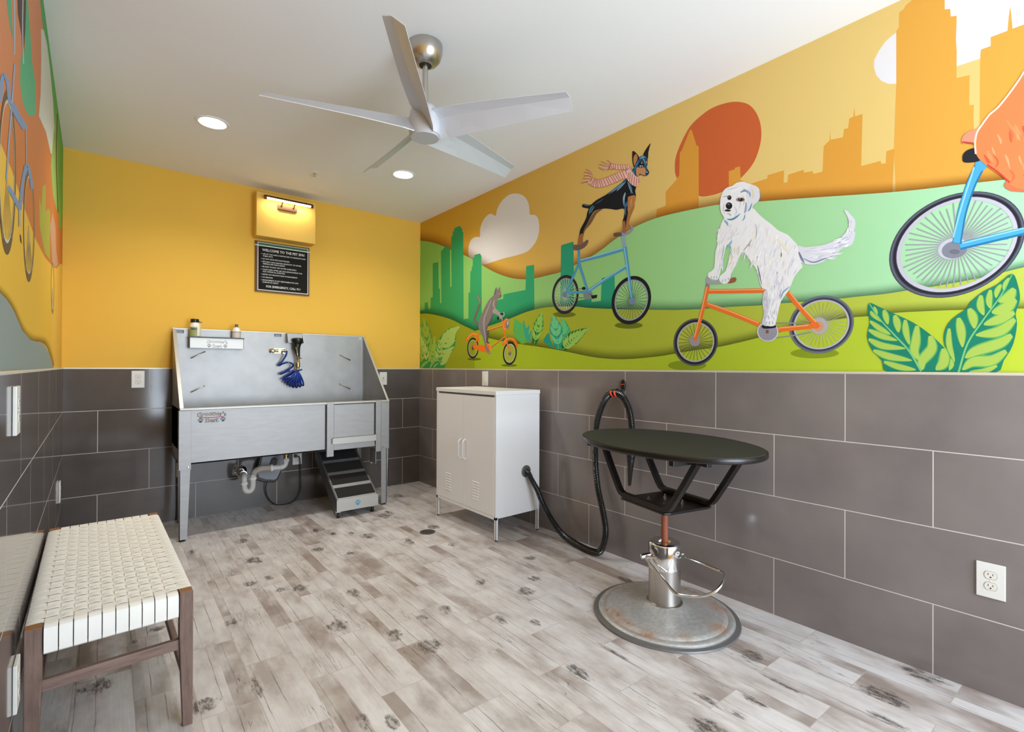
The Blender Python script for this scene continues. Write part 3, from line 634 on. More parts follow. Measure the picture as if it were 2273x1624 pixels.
    for p in ([(1350, 240), (1372, 360), (1400, 520)], [(1425, 300), (1400, 400), (1420, 520)], [(1390, 330), (1385, 420), (1410, 530)], [(1455, 370), (1430, 450), (1430, 530)]): a.st(p, 34, C(52, 166, 132), 5, adv=False, taper=True)
    a.nx()
    a.leaf([(1592, 120), (1550, 300), (1490, 550)], 72, C(34, 108, 44), C(140, 196, 84), 10, 0.26, side=(0.95, 0.85))
    a.poly([(1610, 510), (1625, 460), (1680, 400), (1700, 480), (1740, 600), (1650, 540)], C(30, 150, 128), 4)
    a.leaf([(1850, 200), (1880, 360), (1820, 610)], 70, C(60, 160, 92), C(96, 196, 128), 8, 0.32)
    a.leaf([(1950, 330), (1920, 460), (1850, 610)], 50, C(60, 136, 60), C(80, 182, 112), 7, 0.32)
    a.leaf([(1735, 165), (1770, 340), (1808, 610)], 84, C(34, 152, 122), C(110, 200, 140), 10, 0.28)
    a.leaf([(2200, 335), (2080, 420), (1960, 520), (1870, 610)], 92, C(28, 92, 40), C(150, 196, 88), 11, 0.24, side=(1.1, 0.7))
    a.obj('painted_leaves', root, 'row of green and teal leaves beside the cat')

    # ---- cat on its small orange bicycle
    rg = random.Random(3)
    a = Art(on_right, tCT, 28)
    org, ors, orh = C(236, 120, 36), C(205, 88, 26), C(248, 170, 96)
    a.ell(240, 1425, 130, 26, C(70, 84, 8, 0.45)); a.ell(900, 1545, 150, 24, C(70, 84, 8, 0.45))
    a.wheel(212, 1215, 108, 198, 3, C(38, 34, 30), 0.80, C(190, 186, 160), C(150, 160, 60), 22, C(96, 60, 44), 0.2, 4)
    a.wheel(912, 1315, 132, 222, 12, C(34, 30, 28), 0.80, C(205, 200, 176), C(180, 180, 110), 26, C(120, 110, 104), 0.2, 4.5)
    a.st([(770, 680), (752, 640), (790, 610), (806, 575), (790, 545), (755, 552)], 16, C(176, 190, 184), 4)
    a.st([(765, 650), (775, 720), (770, 790)], 20, C(150, 160, 130), 3)
    a.st([(480, 882), (620, 838), (775, 790)], 34, ors, 3); a.st([(480, 874), (620, 830), (775, 782)], 12, orh, 3)
    a.st([(345, 895), (310, 990), (240, 1165)], 26, org, 3)
    a.st([(555, 1200), (700, 1090), (825, 1000)], 24, ors, 3); a.st([(553, 1190), (700, 1082), (822, 992)], 9, orh, 3)
    a.st([(775, 700), (800, 840), (835, 1030), (870, 1150), (915, 1300)], 32, org, 4, w2=22)
    a.st([(95, 1085), (125, 1010), (205, 950), (275, 985), (325, 1085)], 46, org, 5, taper=False); a.st([(110, 1050), (150, 985), (215, 942), (270, 965)], 12, orh, 4)
    a.st([(775, 1165), (830, 1075), (920, 1042), (1005, 1085), (1055, 1190)], 46, org, 5); a.st([(800, 1110), (850, 1055), (930, 1028), (1000, 1060)], 12, orh, 4)
    a.poly([(212, 1195), (240, 1165), (430, 1155), (500, 1122), (545, 1165), (552, 1230), (520, 1290), (490, 1306), (330, 1265), (225, 1222)], C(238, 116, 30), 3)
    a.st([(500, 1130), (545, 1180), (545, 1240), (510, 1290)], 10, orh, 4)
    a.ell(838, 765, 62, 112, org, 14); a.ell(842, 765, 62, 112, orh, 14, k=0.9, inner=0.9); a.ell(868, 766, 32, 86, C(120, 124, 130), 8); a.ell(874, 740, 14, 44, C(190, 194, 200), 5)
    a.obj('painted_bicycle', root, 'small orange bicycle ridden by the cat')
    a = Art(on_right, tCT, 52)
    gy, gl, gdk = C(132, 122, 120), C(166, 156, 150), C(92, 84, 84)
    a.st([(490, 880), (490, 1000), (480, 1100), (525, 1120)], 44, gdk, 4, w2=26)
    a.poly([(610, 190), (620, 130), (655, 60), (682, 104), (700, 92), (722, 50), (730, 110), (742, 160), (750, 225), (725, 265), (690, 275), (668, 330), (655, 400), (650, 460), (620, 520), (605, 580), (570, 660), (510, 750), (480, 820), (480, 900), (470, 1000), (465, 1110), (480, 1190), (540, 1285), (525, 1330), (500, 1325), (465, 1260), (440, 1200), (430, 1100), (395, 1000), (335, 870), (310, 790), (325, 680), (380, 570), (425, 465), (480, 360), (530, 285), (590, 230)], gy, 3)
    a.poly([(590, 480), (650, 470), (700, 520), (745, 560), (760, 600), (752, 645), (712, 665), (706, 610), (640, 572), (595, 550)], gl, 3)
    a.st([(310, 770), (262, 720), (245, 650), (275, 560), (325, 430), (345, 350), (330, 280), (298, 205)], 46, C(116, 104, 100), 5, w2=32)
    a.st([(300, 215), (335, 300), (342, 370)], 20, C(150, 136, 124), 4)
    a.st([(560, 300), (500, 460), (430, 640), (420, 800), (440, 960), (455, 1100)], 26, gl, 5, adv=False, taper=True)
    a.st([(600, 560), (550, 690), (470, 840), (470, 980)], 20, gdk, 5, adv=False, taper=True)
    a.st([(350, 700), (350, 830), (410, 1000), (450, 1180)], 34, C(120, 124, 132), 5, adv=False, taper=True)
    a.st([(620, 300), (600, 400), (640, 470)], 22, C(176, 166, 158), 4, adv=False, taper=True); a.nx()
    a.st([(630, 200), (650, 90)], 16, gdk, 0, w2=4, adv=False); a.st([(712, 95), (720, 62)], 10, gdk, 0, w2=3, adv=False)
    a.ell(705, 188, 13, 8, C(220, 214, 170), adv=False); a.ell(740, 225, 9, 11, C(50, 44, 46), adv=False); a.st([(690, 262), (715, 255), (738, 248)], 5, C(80, 72, 72), 3, adv=False); a.nx()
    a.ell(706, 189, 5, 7, C(20, 20, 20)); a.ell(690, 650, 22, 26, C(20, 20, 20), adv=False); a.ell(760, 565, 30, 20, C(20, 20, 20), 6, adv=False); a.ell(520, 1300, 22, 24, C(150, 140, 142), adv=False)
    a.obj('painted_cat', root, 'grey painted cat standing up on its bicycle')

    # ---- black dog with the striped scarf on the tall blue bicycle
    a = Art(on_right, tB, 28)
    bl, bh, bd = C(78, 156, 196), C(150, 206, 228), C(50, 112, 156)
    a.ell(185, 1475, 90, 22, C(60, 76, 10, 0.4)); a.ell(690, 1560, 110, 26, C(60, 76, 10, 0.45))
    a.wheel(194, 1318, 104, 153, 8, C(34, 32, 30), 0.84, C(140, 150, 150), C(206, 214, 200), 26, None, 0.1, 3)
    a.wheel(711, 1362, 155, 190, 20, C(26, 25, 26), 0.84, C(150, 160, 172), C(84, 100, 92), 30, None, 0.1, 3.4)
    a.ell(190, 1318, 20, 24, C(120, 130, 150)); a.ell(714, 1370, 26, 26, C(120, 136, 160))
    a.st([(200, 1285), (370, 1268)], 5, C(100, 110, 100), 0, adv=False); a.st([(200, 1340), (380, 1345)], 5, C(100, 110, 100), 0)
    a.ell(370, 1318, 36, 40, C(130, 136, 142)); a.ell(338, 1270, 16, 12, C(24, 24, 24)); a.st([(380, 1310), (410, 1335)], 12, C(110, 116, 124), 0); a.poly([(395, 1325), (445, 1320), (440, 1345), (402, 1352)], C(24, 24, 24))
    a.st([(300, 1075), (250, 1190), (195, 1312)], 18, bl, 3); a.st([(195, 1306), (375, 1296)], 20, bl, 0)
    a.st([(300, 965), (302, 1070), (335, 1180), (370, 1295)], 20, bl, 4); a.st([(372, 1292), (500, 1205), (678, 1098)], 24, bl, 3)
    a.st([(300, 1058), (460, 1018), (655, 962)], 26, bl, 3); a.st([(310, 1048), (460, 1008), (650, 952)], 8, bh, 3)
    a.st([(645, 862), (657, 930), (662, 975)], 28, C(150, 170, 200), 3)
    a.st([(660, 945), (680, 1090), (695, 1200), (716, 1360)], 30, bl, 4, w2=18); a.st([(656, 950), (676, 1090), (690, 1200), (710, 1340)], 8, bh, 4, w2=5)
    a.st([(378, 1285), (500, 1198), (674, 1090)], 7, bh, 3)
    a.tr = tDG
    a.poly([(10, 1545), (20, 1515), (80, 1510), (150, 1492), (200, 1450), (228, 1443), (232, 1475), (200, 1530), (140, 1575), (60, 1594), (20, 1582)], C(112, 94, 82), 4)
    a.poly([(597, 1362), (610, 1345), (700, 1338), (790, 1328), (838, 1300), (850, 1265), (838, 1245), (865, 1243), (882, 1285), (862, 1325), (800, 1365), (720, 1388), (640, 1395), (605, 1386)], C(150, 148, 176), 4)
    a.poly([(597, 1362), (612, 1344), (700, 1336), (715, 1385), (640, 1396), (605, 1386)], C(104, 82, 70), 4)
    a.obj('painted_bicycle', root, 'tall light blue bicycle ridden by the black dog')
    a = Art(on_right, tDG, 56)
    bk, tan, tan2, blu = C(24, 24, 30), C(176, 118, 66), C(120, 78, 50), C(52, 96, 132)
    a.poly([(440, 995), (380, 1010), (330, 1035), (280, 1100), (235, 1180), (170, 1290), (130, 1380), (85, 1480), (100, 1515), (158, 1490), (150, 1450), (165, 1370), (190, 1300), (262, 1220), (315, 1130), (355, 1062)], C(124, 92, 66), 3)
    a.poly([(800, 560), (740, 592), (690, 640), (600, 710), (500, 785), (420, 830), (350, 870), (300, 910), (270, 936), (210, 932), (165, 925), (143, 945), (150, 972), (210, 988), (237, 990), (217, 1050), (205, 1120), (172, 1190), (120, 1290), (102, 1370), (82, 1470), (120, 1480), (150, 1370), (172, 1290), (225, 1190), (270, 1100), (320, 1030), (400, 1000), (480, 992), (560, 998), (640, 1010), (742, 992), (754, 1060), (742, 1130), (726, 1175), (730, 1250), (732, 1338), (776, 1335), (772, 1280), (782, 1200), (800, 1080), (830, 960), (905, 880), (918, 800), (908, 740), (920, 665), (860, 630)], bk, 3)
    a.poly([(805, 830), (850, 808), (900, 800), (917, 840), (900, 910), (865, 950), (835, 1010), (815, 1060), (800, 1010), (806, 910)], C(190, 128, 72), 3)
    a.poly([(815, 1060), (845, 1000), (900, 920), (893, 985), (858, 1070), (830, 1150), (818, 1220), (845, 1248), (800, 1262), (778, 1250), (785, 1160)], tan, 3)
    a.poly([(728, 1180), (758, 1170), (770, 1240), (774, 1290), (778, 1336), (734, 1340), (728, 1250)], C(158, 104, 66), 3)
    a.poly([(105, 1380), (145, 1350), (160, 1380), (152, 1450), (160, 1492), (100, 1515), (78, 1495)], C(160, 104, 66), 3)
    for p, w, c in [([(785, 575), (700, 650), (600, 730), (520, 790)], 34, blu), ([(770, 610), (680, 700), (640, 740)], 16, C(120, 176, 206)), ([(740, 620), (640, 700), (560, 760)], 10, C(140, 190, 214)),
                    ([(820, 620), (850, 710), (850, 780)], 30, C(70, 118, 156)), ([(800, 600), (830, 700), (880, 780)], 10, C(150, 190, 214)), ([(765, 760), (745, 830), (745, 900), (752, 960)], 26, C(120, 160, 190)), ([(770, 770), (752, 830), (750, 880)], 10, C(200, 220, 232)),
                    ([(760, 980), (790, 940), (800, 880)], 22, C(60, 120, 160)), ([(775, 900), (765, 1010), (770, 1090)], 24, C(56, 108, 146)), ([(300, 945), (260, 1010), (245, 1080)], 22, C(72, 128, 166)), ([(320, 955), (290, 1010), (265, 1060)], 8, C(150, 196, 216)),
                    ([(160, 935), (210, 945), (260, 945)], 12, C(80, 150, 176)), ([(450, 850), (380, 900), (330, 930)], 14, C(48, 88, 120)), ([(860, 850), (850, 900), (840, 960)], 12, C(220, 168, 110)), ([(885, 830), (880, 880)], 8, C(90, 110, 130))]:
        a.st(p, w, c, 4, adv=False, taper=True)
    a.nx()
    a.poly([(1132, 50), (1100, 85), (1050, 160), (1022, 225), (1045, 260), (1092, 275), (1097, 190), (1115, 110)], C(32, 28, 32), 2)
    a.poly([(872, 163), (912, 182), (967, 252), (955, 300), (925, 345), (905, 405), (888, 390), (870, 320), (866, 240)], C(40, 28, 28), 3)
    a.poly([(888, 245), (920, 205), (945, 262), (920, 330), (900, 372), (884, 310)], C(196, 132, 84), 3)
    a.poly([(962, 275), (985, 240), (1030, 226), (1070, 245), (1090, 300), (1085, 355), (1076, 400), (1098, 440), (1110, 465), (1100, 495), (1070, 520), (1030, 522), (985, 505), (945, 532), (900, 525), (858, 490), (862, 440), (892, 400), (920, 350), (940, 300)], C(40, 74, 104), 3)
    a.poly([(928, 405), (960, 400), (1000, 408), (1040, 400), (1062, 440), (1066, 490), (1045, 516), (1005, 508), (978, 488), (950, 528), (925, 500)], C(204, 146, 96), 3)
    a.poly([(960, 345), (1000, 310), (1030, 340), (1032, 380), (1000, 405), (962, 395)], C(26, 22, 28), 3)
    for p, w, c in [([(975, 280), (1020, 245), (1060, 260)], 26, C(96, 160, 196)), ([(1000, 240), (1040, 300), (1060, 370)], 14, C(120, 180, 210)), ([(1040, 330), (1060, 390), (1080, 440)], 18, C(52, 96, 130)), ([(870, 440), (880, 470), (900, 500)], 26, C(70, 140, 170)), ([(930, 340), (910, 400), (905, 470)], 26, C(50, 110, 146)), ([(960, 300), (940, 340), (925, 380)], 14, C(80, 140, 176))]:
        a.st(p, w, c, 4, adv=False, taper=True)
    a.ell(1005, 333, 9, 16, C(204, 150, 96), adv=False); a.nx()
    a.ell(997, 384, 26, 15, C(200, 196, 200)); a.ell(1000, 386, 11, 11, C(30, 24, 24)); a.ell(1076, 322, 8, 20, C(204, 160, 104), adv=False)
    a.ell(1080, 478, 26, 26, C(36, 44, 60)); a.ell(1076, 468, 15, 11, C(130, 176, 206)); a.st([(970, 488), (1000, 505), (1050, 520)], 6, C(40, 26, 26), 3)
    a.obj('painted_dog', root, 'black and tan painted dog standing in a striped scarf')
    a = Art(on_right, tDG, 80)
    pk, pr_ = C(238, 196, 184), C(184, 84, 62)
    def scarf(center, w, nst):
        P = smooth_pts([(x, y, 0) for x, y in center], 10); a.st([(p.x, p.y) for p in P], w + 8, pr_, 0); a.st([(p.x, p.y) for p in P], w, pk, 0)
        for i in range(nst):
            j = int((i + 0.5) / nst * (len(P) - 1)); p = P[j]; t = (P[min(j + 1, len(P) - 1)] - P[max(j - 1, 0)]).normalized(); n_ = Vector((-t.y, t.x, 0))
            q0, q1 = p + n_ * w * 0.52 + t * 6, p - n_ * w * 0.52 - t * 6; a.st([(q0.x, q0.y), (q1.x, q1.y)], 9, pr_, 0, adv=False)
        a.nx()
    scarf([(535, 410), (590, 385), (660, 395), (740, 395), (800, 400), (835, 450)], 66, 11)
    scarf([(265, 590), (330, 625), (410, 628), (510, 600), (610, 560), (700, 520), (810, 490)], 112, 17)
    for p in ([(290, 500), (250, 450), (195, 425)], [(285, 510), (240, 470), (170, 470)], [(280, 530), (240, 515), (165, 520)], [(262, 560), (220, 550), (155, 555)], [(245, 590), (200, 585), (130, 628)], [(262, 620), (230, 600), (245, 640)]): a.st(p, 24, pk, 4, adv=False, w2=8)
    for p in ([(530, 370), (480, 340), (415, 315)], [(520, 390), (450, 370), (388, 355)], [(505, 410), (450, 400), (390, 372)], [(500, 425), (440, 430), (385, 402)], [(560, 350), (540, 320), (505, 295)]): a.st(p, 24, pk, 4, adv=False, w2=8)
    a.nx()
    for p in ([(290, 500), (250, 450), (195, 425)], [(285, 515), (240, 475), (170, 470)], [(280, 535), (240, 518), (165, 520)], [(262, 562), (220, 560), (155, 555)], [(240, 598), (190, 610), (130, 628)], [(530, 370), (480, 340), (415, 315)], [(520, 390), (450, 370), (388, 355)], [(500, 425), (440, 432), (385, 402)], [(560, 352), (540, 320), (505, 295)], [(565, 330), (530, 420), (505, 440)]): a.st(p, 8, pr_, 4, adv=False)
    a.nx()
    a.poly([(820, 425), (870, 470), (905, 512), (950, 540), (985, 528), (975, 600), (937, 670), (870, 655), (812, 600), (784, 540), (792, 470)], pk, 3)
    for p in ([(812, 480), (806, 570)], [(838, 470), (828, 620)], [(868, 500), (852, 645)], [(900, 530), (888, 662)], [(932, 545), (922, 664)], [(965, 545), (958, 625)]): a.st(p, 9, pr_, 0, adv=False)
    a.obj('painted_scarf', root, 'pink and red striped scarf of the black dog')

    # ---- white dog on the orange bicycle
    a = Art(on_right, tC, 28)
    a.ell(230, 1520, 150, 40, C(110, 130, 10, 0.35)); a.ell(1230, 1425, 190, 40, C(110, 130, 10, 0.35))
    og, oh, os_ = C(232, 112, 40), C(246, 166, 112), C(196, 82, 30)
    a.wheel(297, 1338, 174, 186, 8, C(34, 36, 42), 0.83, C(178, 172, 164), C(96, 98, 76), 26, None, 0.1, 4)
    a.ell(297, 1338, 174, 186, C(86, 92, 104), 8, k=0.985, inner=0.955, n=56)
    a.wheel(1283, 1200, 254, 226, 26, C(70, 76, 92), 0.86, C(186, 182, 184), C(168, 168, 150), 34, None, 0.1, 4, jit=0.12, rng=rg)
    a.ell(1283, 1200, 254, 226, C(110, 116, 132), 26, k=0.99, inner=0.955, n=56); a.ell(1283, 1200, 254, 226, C(46, 50, 64), 26, k=0.90, inner=0.96, n=56)
    a.st([(920, 1190), (1050, 1188), (1200, 1195)], 10, C(140, 146, 130), 3); a.st([(920, 1305), (1070, 1285), (1200, 1260)], 10, C(140, 146, 130), 3)
    a.ell(1265, 1210, 66, 66, C(176, 170, 172)); a.ell(1258, 1216, 42, 40, C(206, 150, 116)); a.ell(290, 1326, 43, 45, C(150, 146, 150))
    a.st([(1015, 948), (1130, 1085), (1262, 1222)], 40, og, 3, w2=34); a.st([(1030, 945), (1140, 1075), (1240, 1180)], 9, oh, 3)
    a.st([(945, 1240), (1262, 1208)], 38, og, 0); a.st([(945, 1228), (1180, 1205)], 9, oh, 0)
    a.st([(378, 1040), (560, 1105), (800, 1202)], 36, og, 3); a.st([(390, 1034), (560, 1094), (790, 1188)], 9, oh, 3)
    a.st([(385, 941), (620, 938), (856, 934)], 36, og, 3); a.st([(400, 931), (620, 929), (850, 925)], 8, oh, 3)
    a.st([(392, 900), (372, 1000), (340, 1130), (292, 1325)], 34, og, 4, w2=26); a.st([(384, 905), (364, 1000), (332, 1130), (286, 1300)], 8, oh, 4)
    a.st([(398, 860), (388, 905)], 30, C(140, 128, 128), 0)
    a.poly([(380, 835), (400, 825), (408, 848), (440, 858), (500, 850), (505, 880), (430, 886), (390, 880), (376, 858)], C(160, 160, 170), 4)
    a.poly([(548, 868), (560, 846), (600, 830), (617, 842), (606, 866), (560, 878)], C(150, 92, 60), 4)
    a.ell(862, 1256, 84, 78, C(205, 200, 205)); a.ell(862, 1256, 74, 70, C(148, 146, 158)); a.ell(858, 1256, 12, 15, C(120, 84, 60))
    a.poly([(820, 1206), (920, 1206), (918, 1226), (830, 1232)], C(32, 32, 36), 3)
    a.obj('painted_bicycle', root, 'orange bicycle ridden by the white dog')
    a = Art(on_right, tWD, 62)
    fw, fl, fb, fc = C(236, 235, 238), C(200, 196, 212), C(140, 182, 200), C(236, 228, 206)
    fl = C(222, 220, 232)
    a.poly([(1040, 712), (1110, 722), (1200, 714), (1310, 698), (1430, 650), (1525, 585), (1575, 500), (1570, 430), (1528, 345), (1550, 338), (1605, 395), (1638, 440), (1640, 500), (1625, 560), (1642, 570), (1615, 680), (1560, 715), (1490, 745), (1450, 790), (1370, 820), (1300, 878), (1200, 905), (1110, 895), (1060, 860)], fl, 3)
    a.poly([(690, 1180), (670, 1300), (685, 1420), (665, 1500), (700, 1545), (760, 1500), (760, 1200)], C(206, 204, 214), 3)
    a.poly([(262, 430), (228, 520), (198, 600), (200, 690), (176, 800), (165, 945), (110, 985), (100, 1020), (125, 1050), (200, 1062), (226, 1000), (250, 880), (285, 735), (310, 690), (350, 735), (332, 800), (312, 880), (282, 975), (228, 1020), (220, 1070), (265, 1106), (322, 1080), (345, 1000), (395, 900), (440, 800), (470, 770), (500, 800), (560, 890), (612, 960), (640, 1080), (668, 1150), (715, 1165), (732, 1250), (730, 1400), (705, 1480), (712, 1540), (790, 1545), (815, 1490), (835, 1400), (865, 1285), (925, 1200), (965, 1130), (1005, 1030), (1060, 960), (1090, 925), (1065, 860), (1040, 710), (1000, 660), (930, 590), (840, 550), (760, 480), (680, 420), (610, 355), (560, 310), (400, 330)], fw, 2)
    # fur
    fr = random.Random(11)
    def fur(x0, y0, x1, y1, n, dirx, diry, ln, w, cols, test=None):
        for _ in range(n):
            x = fr.uniform(x0, x1); y = fr.uniform(y0, y1)
            if test and not test(x, y): continue
            L = ln * fr.uniform(0.5, 1.2); dx = dirx + fr.uniform(-0.25, 0.25); dy = diry + fr.uniform(-0.15, 0.15)
            a.st([(x, y), (x + dx * L * 0.5 + fr.uniform(-4, 4), y + dy * L * 0.5), (x + dx * L, y + dy * L)], w * fr.uniform(0.6, 1.3), fr.choice(cols), 3, adv=False, taper=True)
        a.nx()
    inb = lambda x, y: (y > 560 + (x - 560) * 0.62 - 150) and (x < 1050) and (y < 1000 or x < 960 - (y - 1000) * 0.3) and (x > 520 + (y - 800) * 0.62 if y > 780 else x > 300 + (y - 430) * 0.1)
    sh = [C(222, 220, 230), C(226, 224, 234), C(210, 209, 222), C(230, 230, 236)]
    fur(480, 380, 1030, 1000, 150, -0.28, 0.95, 95, 12, sh, inb)
    fur(480, 380, 1030, 1100, 130, -0.3, 0.95, 80, 10, [C(248, 248, 250), fc, C(240, 240, 246)], inb)
    fur(720, 1000, 930, 1200, 36, -0.15, 1, 90, 11, sh, inb)
    fur(735, 1180, 830, 1400, 40, -0.10, 1, 80, 10, [C(220, 219, 230), C(246, 246, 250), C(206, 212, 226)])
    fur(680, 1190, 730, 1450, 14, 0.0, 1, 70, 9, [C(180, 180, 196), C(214, 212, 222)])
    fur(205, 480, 430, 620, 40, -0.45, 0.9, 60, 9, sh + [C(248, 248, 250)])
    fur(190, 640, 260, 900, 22, -0.12, 1, 70, 9, [fl, C(248, 248, 250)]); fur(330, 700, 440, 900, 26, -0.35, 0.95, 70, 9, [fl, C(248, 248, 250), C(216, 200, 160)])
    fur(1090, 740, 1400, 850, 44, 0.95, -0.12, 110, 12, [C(240, 240, 246), C(206, 208, 222), C(230, 229, 238)]); fur(1400, 640, 1540, 740, 30, 0.85, -0.5, 80, 12, [C(244, 244, 248), C(190, 198, 214)]); fur(1560, 400, 1600, 600, 16, 0.1, 0.9, 60, 9, [C(246, 246, 250), C(196, 204, 216)])
    for p, w, c in [([(620, 910), (640, 1010), (665, 1120)], 14, C(120, 124, 150)), ([(1050, 770), (1075, 830), (1110, 890)], 22, C(110, 128, 150)), ([(860, 1260), (890, 1190), (960, 1130)], 16, C(130, 170, 190)), ([(1100, 840), (1200, 880), (1300, 850), (1350, 830)], 14, C(130, 140, 164)), ([(1400, 790), (1460, 765)], 16, C(110, 170, 186)),
                    ([(300, 740), (330, 690), (355, 650)], 22, C(132, 186, 204)), ([(560, 640), (520, 700), (470, 760)], 14, C(170, 170, 190)), ([(265, 700), (262, 760), (240, 860)], 10, C(180, 178, 196)), ([(228, 900), (205, 1000)], 10, C(120, 184, 196)), ([(370, 870), (345, 960)], 10, C(206, 178, 112)), ([(345, 1000), (335, 1060)], 8, C(110, 180, 196)),
                    ([(820, 640), (900, 720), (960, 800)], 30, fc), ([(700, 1440), (690, 1500)], 14, C(120, 170, 196)), ([(770, 1440), (800, 1480)], 14, C(130, 184, 204)), ([(600, 480), (610, 560), (600, 640)], 10, C(170, 186, 204)), ([(690, 840), (700, 920)], 10, C(160, 170, 190))]:
        a.st(p, w, c, 4, adv=False, taper=True)
    a.nx()
    a.poly([(265, 130), (300, 100), (355, 82), (400, 50), (470, 38), (535, 62), (590, 78), (632, 110), (647, 165), (640, 225), (600, 262), (572, 285), (560, 315), (510, 332), (490, 365), (430, 400), (345, 438), (285, 435), (262, 400), (240, 360), (228, 300), (230, 240), (242, 180)], C(238, 238, 242), 3)
    a.poly([(545, 75), (600, 82), (640, 125), (645, 190), (620, 245), (590, 262), (560, 310), (512, 328), (510, 250), (500, 180), (520, 120)], C(226, 226, 234), 3)
    for p, w, c in [([(440, 150), (490, 130), (535, 160), (540, 200)], 24, C(120, 150, 178)), ([(470, 110), (520, 140), (540, 190)], 12, C(170, 186, 206)), ([(560, 110), (575, 170), (560, 220)], 18, C(226, 216, 180)), ([(640, 130), (648, 190), (630, 240)], 8, C(100, 150, 176)), ([(500, 250), (495, 330), (480, 370)], 22, C(150, 168, 190)), ([(560, 262), (540, 320), (515, 350)], 14, C(84, 150, 180)), ([(300, 430), (350, 432), (400, 405), (440, 370)], 20, C(84, 146, 176)), ([(270, 440), (300, 470), (310, 500)], 22, C(120, 178, 202)), ([(255, 200), (290, 190), (340, 195)], 10, C(170, 176, 192)), ([(460, 180), (480, 230), (470, 290)], 12, C(206, 196, 160)),
                    ([(400, 190), (430, 215), (440, 260), (425, 330)], 10, C(196, 200, 214)), ([(270, 270), (262, 330), (280, 380)], 12, C(200, 204, 218)), ([(380, 300), (400, 350), (380, 400)], 14, C(206, 208, 222)), ([(300, 370), (330, 380), (340, 400)], 16, C(190, 186, 176)), ([(300, 120), (360, 110), (420, 90)], 12, C(214, 216, 226)), ([(340, 150), (400, 120), (460, 100)], 12, C(248, 248, 250)), ([(490, 380), (480, 420), (460, 450)], 12, C(110, 166, 190))]:
        a.st(p, w, c, 4, adv=False, taper=True)
    a.nx()
    for q in ([(140, 1030), (135, 1050)], [(165, 1030), (165, 1055)], [(190, 1025), (198, 1050)], [(255, 1060), (250, 1090)], [(285, 1055), (285, 1088)], [(312, 1040), (320, 1068)], [(715, 1500), (712, 1530)], [(745, 1500), (745, 1535)], [(775, 1498), (782, 1530)]): a.st(q, 8, C(120, 160, 180), 0, w2=3, adv=False)
    a.nx()
    a.ell(325, 205, 22, 25, C(60, 56, 64)); a.ell(327, 207, 12, 14, C(20, 18, 20)); a.ell(440, 226, 46, 22, C(140, 130, 136)); a.ell(444, 224, 30, 18, C(92, 60, 50)); a.ell(444, 224, 14, 14, C(24, 18, 20)); a.ell(438, 217, 5, 5, C(230, 230, 236)); a.ell(321, 198, 4, 4, C(230, 230, 236))
    a.ell(321, 290, 34, 36, C(26, 26, 32)); a.ell(316, 274, 14, 7, C(110, 116, 130)); a.poly([(275, 338), (300, 326), (340, 335), (325, 350), (290, 348)], C(50, 44, 50), 3)
    a.obj('painted_dog', root, 'shaggy white painted dog leaning on handlebars')

    # ---- large cut-off bicycle with an orange rider
    a = Art(on_right, tE, 28)
    b1, b2, b3 = C(78, 172, 216), C(150, 212, 236), C(40, 120, 170)
    a.wheel(760, 550, 510, 400, 140, C(62, 64, 78), 0.885, C(196, 194, 206), C(156, 160, 166), 46, None, 0.1, 10, jit=0.1, rng=rg)
    a.ell(760, 550, 510, 400, C(96, 98, 114), 140, k=0.985, inner=0.97, n=64); a.ell(760, 550, 510, 400, C(36, 36, 46), 140, k=0.94, inner=0.965, n=64)
    a.ell(728, 580, 112, 80, C(196, 196, 208), 20); a.ell(740, 588, 96, 66, C(130, 132, 146), 16); a.ell(740, 604, 40, 18, C(110, 112, 122))
    a.st([(780, 562), (1262, 448), (1700, 345)], 58, b3, 0); a.st([(780, 556), (1262, 440), (1700, 338)], 40, b1, 0); a.st([(800, 540), (1262, 428)], 9, b2, 0)
    a.tr = (1900, 0, 3.777)
    a.st([(1050, 1370), (1010, 1450), (960, 1560), (890, 1780), (845, 2040)], 88, b3, 4, w2=76); a.st([(1050, 1370), (1005, 1450), (955, 1560), (885, 1780), (842, 2035)], 66, b1, 4, w2=56); a.st([(990, 1400), (960, 1500), (920, 1620), (860, 1820), (815, 1990)], 13, b2, 4)
    a.poly([(1000, 1370), (1030, 1330), (1100, 1390), (1060, 1430), (1010, 1440)], b1, 3)
    a.poly([(893, 1330), (900, 1290), (940, 1255), (1010, 1240), (1060, 1280), (1040, 1345), (960, 1362), (905, 1358)], C(34, 36, 44), 4)
    a.obj('painted_bicycle', root, 'large blue bicycle cut off by the frame edge')
    a = Art(on_right, tD, 60)
    r1, r2, r3 = C(236, 134, 80), C(244, 168, 118), C(216, 96, 60)
    a.poly([(885, 1180), (905, 1130), (960, 1095), (1040, 1085), (1040, 1200), (960, 1190), (900, 1205)], C(232, 150, 120), 3)
    a.st([(890, 1190), (940, 1196), (1000, 1205)], 14, C(190, 70, 50), 3)
    a.poly([(1243, 1555), (1270, 1515), (1340, 1530), (1480, 1590), (1480, 1610), (1330, 1605), (1280, 1592)], C(222, 118, 80), 3)
    a.poly([(1480, 520), (1409, 600), (1370, 665), (1280, 790), (1190, 900), (1120, 960), (1060, 1040), (1015, 1110), (998, 1200), (1005, 1290), (1060, 1360), (1150, 1430), (1250, 1495), (1290, 1545), (1409, 1590), (1700, 1640), (1900, 1500), (1900, 200), (1600, 380)], r1, 2)
    a.st([(1409, 600), (1370, 665), (1280, 790), (1190, 900), (1120, 960), (1060, 1040), (1015, 1110), (998, 1200), (1005, 1290)], 16, C(250, 214, 200), 3)
    ro = random.Random(5)
